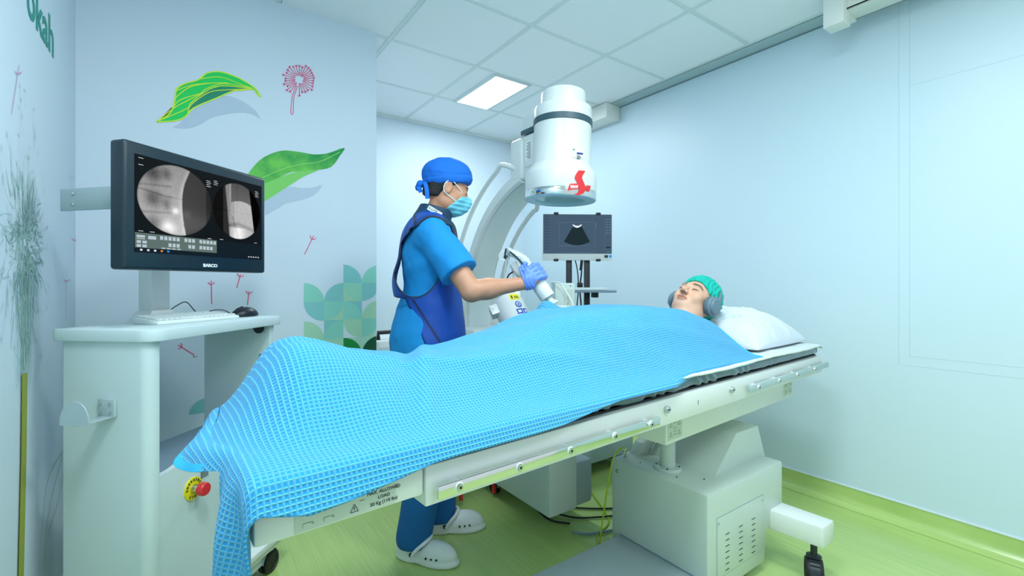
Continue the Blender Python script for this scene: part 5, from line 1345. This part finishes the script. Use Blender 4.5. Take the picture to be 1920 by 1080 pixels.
# ---------------------------------------------------------------- patient
pt = thing('person', (1.1, 1.2, .9), 'person lying on the table under the blue blanket in a green bouffant cap', 'person')
PH = np.array([1.938, 1.262, 1.115]); PR = frame((-.66, -.13, .72), (.74, -.05, .66))
def phd(P): return (P-PH) @ PR
def pb(P):
    d = headf(phd(P))
    d = smin(d, rc(P, PH+PR @ np.array([0, -.02, -.06]), (1.74, 1.225, .985), .054, .062), .03)
    d = smin(d, ell(P, (1.52, 1.21, .980), (.23, .160, .085)), .05); d = smin(d, ell(P, (1.20, 1.19, .975), (.24, .145, .080)), .06)
    for s in (-1, 1):
        d = smin(d, rc(P, (1.68, 1.22+s*.15, .965), (1.42, 1.21+s*.20, .945), .048, .040), .03); d = smin(d, rc(P, (1.42, 1.21+s*.20, .945), (1.20, 1.19+s*.19, .94), .038, .028), .02)
        d = smin(d, rc(P, (1.12, 1.185+s*.09, .965), (.70, 1.15+s*.09, .955), .070, .052), .04); d = smin(d, rc(P, (.70, 1.15+s*.09, .955), (.28, 1.13+s*.07, .942), .052, .036), .02)
        d = smin(d, rc(P, (.26, 1.13+s*.07, .94), (.22, 1.13+s*.085, 1.025), .034, .024), .02)
        d = smin(d, rc(P, (1.20, 1.19+s*.19, .94), (1.08, 1.185+s*.18, .935), .028, .024), .02)
        for k in range(4): d = smin(d, rc(P, (1.08, 1.168+s*.18+.012*k, .935), (1.0, 1.16+s*.18+.018*k, .93), .009, .007), .004)
        d = smin(d, rc(P, (1.12, 1.185+s*.155, .94), (1.06, 1.185+s*.135, .935), .010, .008), .006)
    return d
def selp(c):
    h = phd(c); mi = np.zeros(len(c), int); x, y, z = h.T; ax2 = np.abs(x)
    lip = ((x/.023)**2+((z+.0703)/.0105)**2 < 1) & (y > .082); mi[lip] = 1
    br = (np.abs(ax2-.034) < .019) & (np.abs(z-.020-.05*(ax2-.03)+8*(ax2-.034)**2) < .0032) & (y > .05); mi[br] = 2
    lid = (np.abs(ax2-.032) < .0125) & (np.abs(z+.0095-10*(ax2-.032)**2) < .0018) & (y > .075); mi[lid] = 2
    ns = ((ax2-.0068)**2+(z+.0475)**2*1.0 < .0030**2+0*z) & (y > .092) & (y < .108) & (z < -.044); mi[ns] = 3
    return mi
sdfobj('body', pb, ax_(.15, 2.12, .012, (1.80, 2.08, .0025)), ax_(.90, 1.50, .012, (1.15, 1.37, .0025)), ax_(.88, 1.24, .010, (1.00, 1.24, .0025)), [skin_m], pt, None, tint=lambda V: facetint(phd(V)))
def lashes(fr, par, tow, sides=(-1, 1)):
    # a dark lash line lying on each closed lid
    for s in sides:
        pts = []
        for k in range(9):
            x = s*(.0205+.0235*k/8); z = -.0095+9*(abs(x)-.032)**2; ys = np.linspace(.115, .05, 131)
            dd_ = headf(np.stack([np.full(131, x), ys, np.full(131, z)], 1)); i_ = int(np.argmax(dd_ < 0)); pts.append(tow((x, ys[i_]+.0003, z)))
        MB().tube(pts, [.0004]+[.0011]*7+[.0004], 6).build('eyelash', hair_m, par)
lashes(None, pt, lambda p: Vector(PH+PR @ np.array(p)))
lashes(None, dc, lambda p: Vector(dw(hl(p))))
def bouf(P):
    h = phd(P); d = ell(h, (0, -.030, .055), (.090, .112, .094)); d += .0045*fbm(h, 120, 5)+.0030*np.sin(np.arctan2(h[:, 0], h[:, 1])*26+6*fbm(h, 25, 6))
    pl = h[:, 2]-.056-np.where(h[:, 1] > .02, 0, .75*(h[:, 1]-.02))+np.clip(.075-h[:, 1], 0, .055)*.75
    d = smax(d, -pl, .003)
    d = smax(d, -(headf(h, False)-.0005), .002)
    return d
G3 = (ax_(1.84, 2.14, .0035), ax_(1.12, 1.42, .0035), ax_(.96, 1.27, .0035))
sdfobj('bouffant_cap', bouf, *G3, [bouf_m], pt)
# headphones
def pw(x, y, z): return Vector(PH+PR @ np.array([x, y, z]))
hp = thing('headphones', tuple(pw(0, -.02, .0)), 'grey over-ear headphones worn over the green cap by the patient', 'headphones')
pr3 = [Vector(PR[:, i]) for i in range(3)]
for s in (-1, 1):
    cpos = pw(s*.070, -.006, -.012); axd = (pr3[0]*s+pr3[1]*.10).normalized()
    MB().lathe([(.020, 0), (.039, .002), (.045, .008), (.045, .016), (.041, .022), (0, .022)], cpos, axd, 40).build('ear_cushion', hp_d, hp)
    MB().lathe([(.041, .020), (.0455, .022), (.046, .030), (.043, .034), (.0375, .036), (.0375, .039), (.034, .044), (.029, .0455), (.0285, .0440), (.0275, .0455), (0, .047)], cpos, axd, 48).build('ear_cup', hp_m, hp, smooth=25)
bnd = []; 
for k in range(41):
    a = math.pi*k/40; bnd.append((pw(.101*math.cos(a), -.012-.02*math.sin(a), -.0+.142*math.sin(a))))
vs = []
for i, p in enumerate(bnd):
    t = (bnd[min(i+1, 40)]-bnd[max(i-1, 0)]).normalized(); w_ = pr3[1]; n_ = t.cross(w_).normalized(); w_ = n_.cross(t).normalized()
    hw_ = .013+.004*math.sin(math.pi*i/40)
    for a, b in ((-1, -.6), (-.8, -1), (.8, -1), (1, -.6), (1, .6), (.8, 1), (-.8, 1), (-1, .6)): vs.append(p+w_*hw_*a+n_*.005*b)
fs = [(i*8+j, i*8+(j+1) % 8, (i+1)*8+(j+1) % 8, (i+1)*8+j) for i in range(40) for j in range(8)]
MB().add(vs, fs).build('headband', hp_m, hp, smooth=60)

# ---------------------------------------------------------------- blanket
Ck = np.array([(-.12, .88), (-.06, .885), (-.03, .90), (0, .92), (.03, .952), (.06, 1.0), (.09, 1.047), (.12, 1.070), (.16, 1.062), (.25, 1.032), (.36, 1.005), (.50, 1.0), (.62, 1.012), (.75, 1.045), (.90, 1.082), (1.0, 1.100), (1.3, 1.107), (1.45, 1.100), (1.6, 1.080), (1.72, 1.052), (1.85, 1.022)])
def hc_(s): 
    return np.interp(s, Ck[:, 0], Ck[:, 1])
def hc2(s): return np.mean([hc_(s+e) for e in (-.018, -.009, 0, .009, .018)], axis=0)
def ss(x): x = np.clip(x, 0, 1); return x*x*(3-2*x)
def Hb(s, t):
    tc_ = .34; h = hc2(s); base = .902+0*s
    fs_ = 1-ss((s-.05)/.3)*1.0; flat = np.interp(s, [-.1, .1, .5, 1.0, 1.5, 1.8], [.05, .08, .10, .10, .11, .10]); wn = np.interp(s, [-.1, .15, .5, 1.0, 1.5, 1.8], [.26, .22, .22, .23, .22, .20])
    x = np.abs(t-tc_)-flat*np.where(t > tc_, 1-.7*fs_, 1); wn = np.where(t > tc_, wn*(1-.5*fs_), wn); g = 1-ss(x/wn); g = .75*g+.25*np.clip(1-x/wn, 0, 1)
    z = base+(h-base)*g
    z += .155*np.exp(-(((s-1.150)/.075)**2+((t-.60)/.080)**2))
    z += (.0038*np.sin(s*17+t*22+1.2*np.sin(t*9+s*4))+.0012*np.sin(s*30-t*24+2*np.sin(s*7)))*ss(t/.1)*(1-.4*ss((s-1.2)/.3))
    z += .010*np.exp(-((t-.22+.25*(s-.45))/.02)**2)*ss(s/.15)*(1-ss((s-.75)/.3))*ss(t/.1)
    z += .009*np.exp(-((s-.30-.5*t)/.022)**2)*ss(t/.12)-.008*np.exp(-((s-.25-.5*t)/.03)**2)*ss(t/.12)
    z += .008*np.exp(-((t-.10-.10*(1.7-s))/.018)**2)*ss((s-1.0)/.2)*(1-ss((s-1.72)/.08))
    z = z-ss((t-.42)/.2)*ss((.13-s)/.12)*.07
    far = ss((t-.60)/.05); z = np.maximum(z-far*.02, .80)
    z -= np.exp(-np.clip(t, 0, 1)/.010)*.012
    return z
def hang_near(s): return np.interp(s, [0, .07, .13, .29, .42, .64, .86, 1.03, 1.5, 1.83], [.036, .050, .046, .031, .030, .022, .008, .004, .004, .004])+.003*np.sin(s*13)
ns_, nv_ = 330, 170; nh = 60
def smax_s(t): return 1.815-.20*t+.006*np.sin(t*15)
def s_end(t): return .004-.032*np.exp(-((t-.24)/.09)**2)
def Lh(t): return .030+.030*np.exp(-((t-.24)/.10)**2)+.44*(1-ss((t-.05)/.08))
Vw = .66; FAR = .18
rows = []; uvs = []
vparam = np.concatenate([-(1-np.linspace(0, 1, 13)[:-1]), np.linspace(0, Vw, nv_), Vw+np.linspace(0, FAR, 16)[1:]])
def base_pt(s, v):
    # v: array; negative = share of the near hang, > Vw = far hang
    hn = hang_near(s); t = np.where(v < 0, -.014+.004*v, np.where(v > Vw, Vw+.012*ss((v-Vw)/.05), v-.014*np.exp(-np.clip(v, 0, 1)/.02)))
    ta = np.clip(v, 0, Vw); z = Hb(s+0*v, ta)
    z = np.where(v < 0, z+v*hn, z); z = np.where(v > Vw, z-(v-Vw), z)
    arc = np.where(v < 0, v*hn, v)
    return t, z, arc
for i in range(ns_+nh):
    if i < nh:
        k = 1-i/nh                         # 1 = hem, 0 = at the fold
        hangv = k
    else: hangv = 0
    a = 0 if i < nh else (i-nh)/(ns_-1)
    tv = np.clip(vparam, 0, Vw)
    s0 = s_end(tv); s1 = smax_s(tv); s = s0+(s1-s0)*a
    sN = np.array([float(x) for x in s])
    t, z, arc = np.zeros_like(s), np.zeros_like(s), np.zeros_like(s)
    hn = hang_near(sN)
    neg = vparam < 0; farm = vparam > Vw
    t = np.where(neg, -.014+.45*vparam*hn, np.where(farm, Vw+.012*ss((vparam-Vw)/.05), vparam-.014*np.exp(-tv/.02)))
    t = np.maximum(t, -.05+.066*ss((sN-.95)/.35)+.0005*vparam)
    z = Hb(sN, tv); z = np.where(neg, z+vparam*hn, z); z = np.where(farm, z-(vparam-Vw)*(.02+.98*ss((sN+.02)/.4)), z); arc = np.where(neg, vparam*hn, vparam)
    u = sN.copy()
    if hangv > 0:
        L = Lh(tv)*hangv; cur = .022*(1-np.exp(-L/.02))
        flare = .030*hangv*np.exp(-((tv-.25)/.07)**2)
        foldw = .016*np.sin(tv*62+L*9)*ss(L/.15)+.008*np.sin(tv*31+1)*ss(L/.1)
        sN = sN-cur-flare+foldw-.05*L; z = z-L+.012*(1-np.exp(-L/.015))+flare*.3; t = t+.22*L*ss(L/.25)*(1-tv/.5); u = u-L
    z = z+.0012*np.sin(u*90+arc*40)*0
    rows.append(np.stack([sN, t, z], 1)); uvs.append(np.stack([u, arc], 1))
AR = np.stack(rows); j0 = int(np.argmin(np.abs(vparam)))
cs = np.concatenate([np.zeros((AR.shape[0], 1)), np.cumsum(np.linalg.norm(np.diff(AR, axis=1), axis=2), axis=1)], 1); cs -= cs[:, j0:j0+1]
for i in range(nh): cs[i] = cs[nh]+(cs[i]-cs[nh])*.0
for i in range(len(uvs)): uvs[i][:, 1] = cs[i]
Pb = np.concatenate(rows); Ub = np.concatenate(uvs); nvv = len(vparam); nr = ns_+nh
R3 = np.array(TM.to_3x3()); Pw = Pb @ R3.T+np.array(TO)
qs = [(i*nvv+j, (i+1)*nvv+j, (i+1)*nvv+j+1, i*nvv+j+1) for i in range(nr-1) for j in range(nvv-1)]
hem = mat('blanket_hem', (52, 184, 236), .85)
mi = []
for i in range(nr-1):
    for j in range(nvv-1):
        k = 0
        if i < nh and i < 16 and vparam[j] > .17: k = 1
        if i > nr-6: k = 1
        mi.append(k)
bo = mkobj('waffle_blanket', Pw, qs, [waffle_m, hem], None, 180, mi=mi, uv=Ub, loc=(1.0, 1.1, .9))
tag(bo, 'bright blue waffle weave blanket draped over the lying patient', 'blanket')
md = bo.modifiers.new('s', 'SOLIDIFY'); md.thickness = .005; md.offset = 1
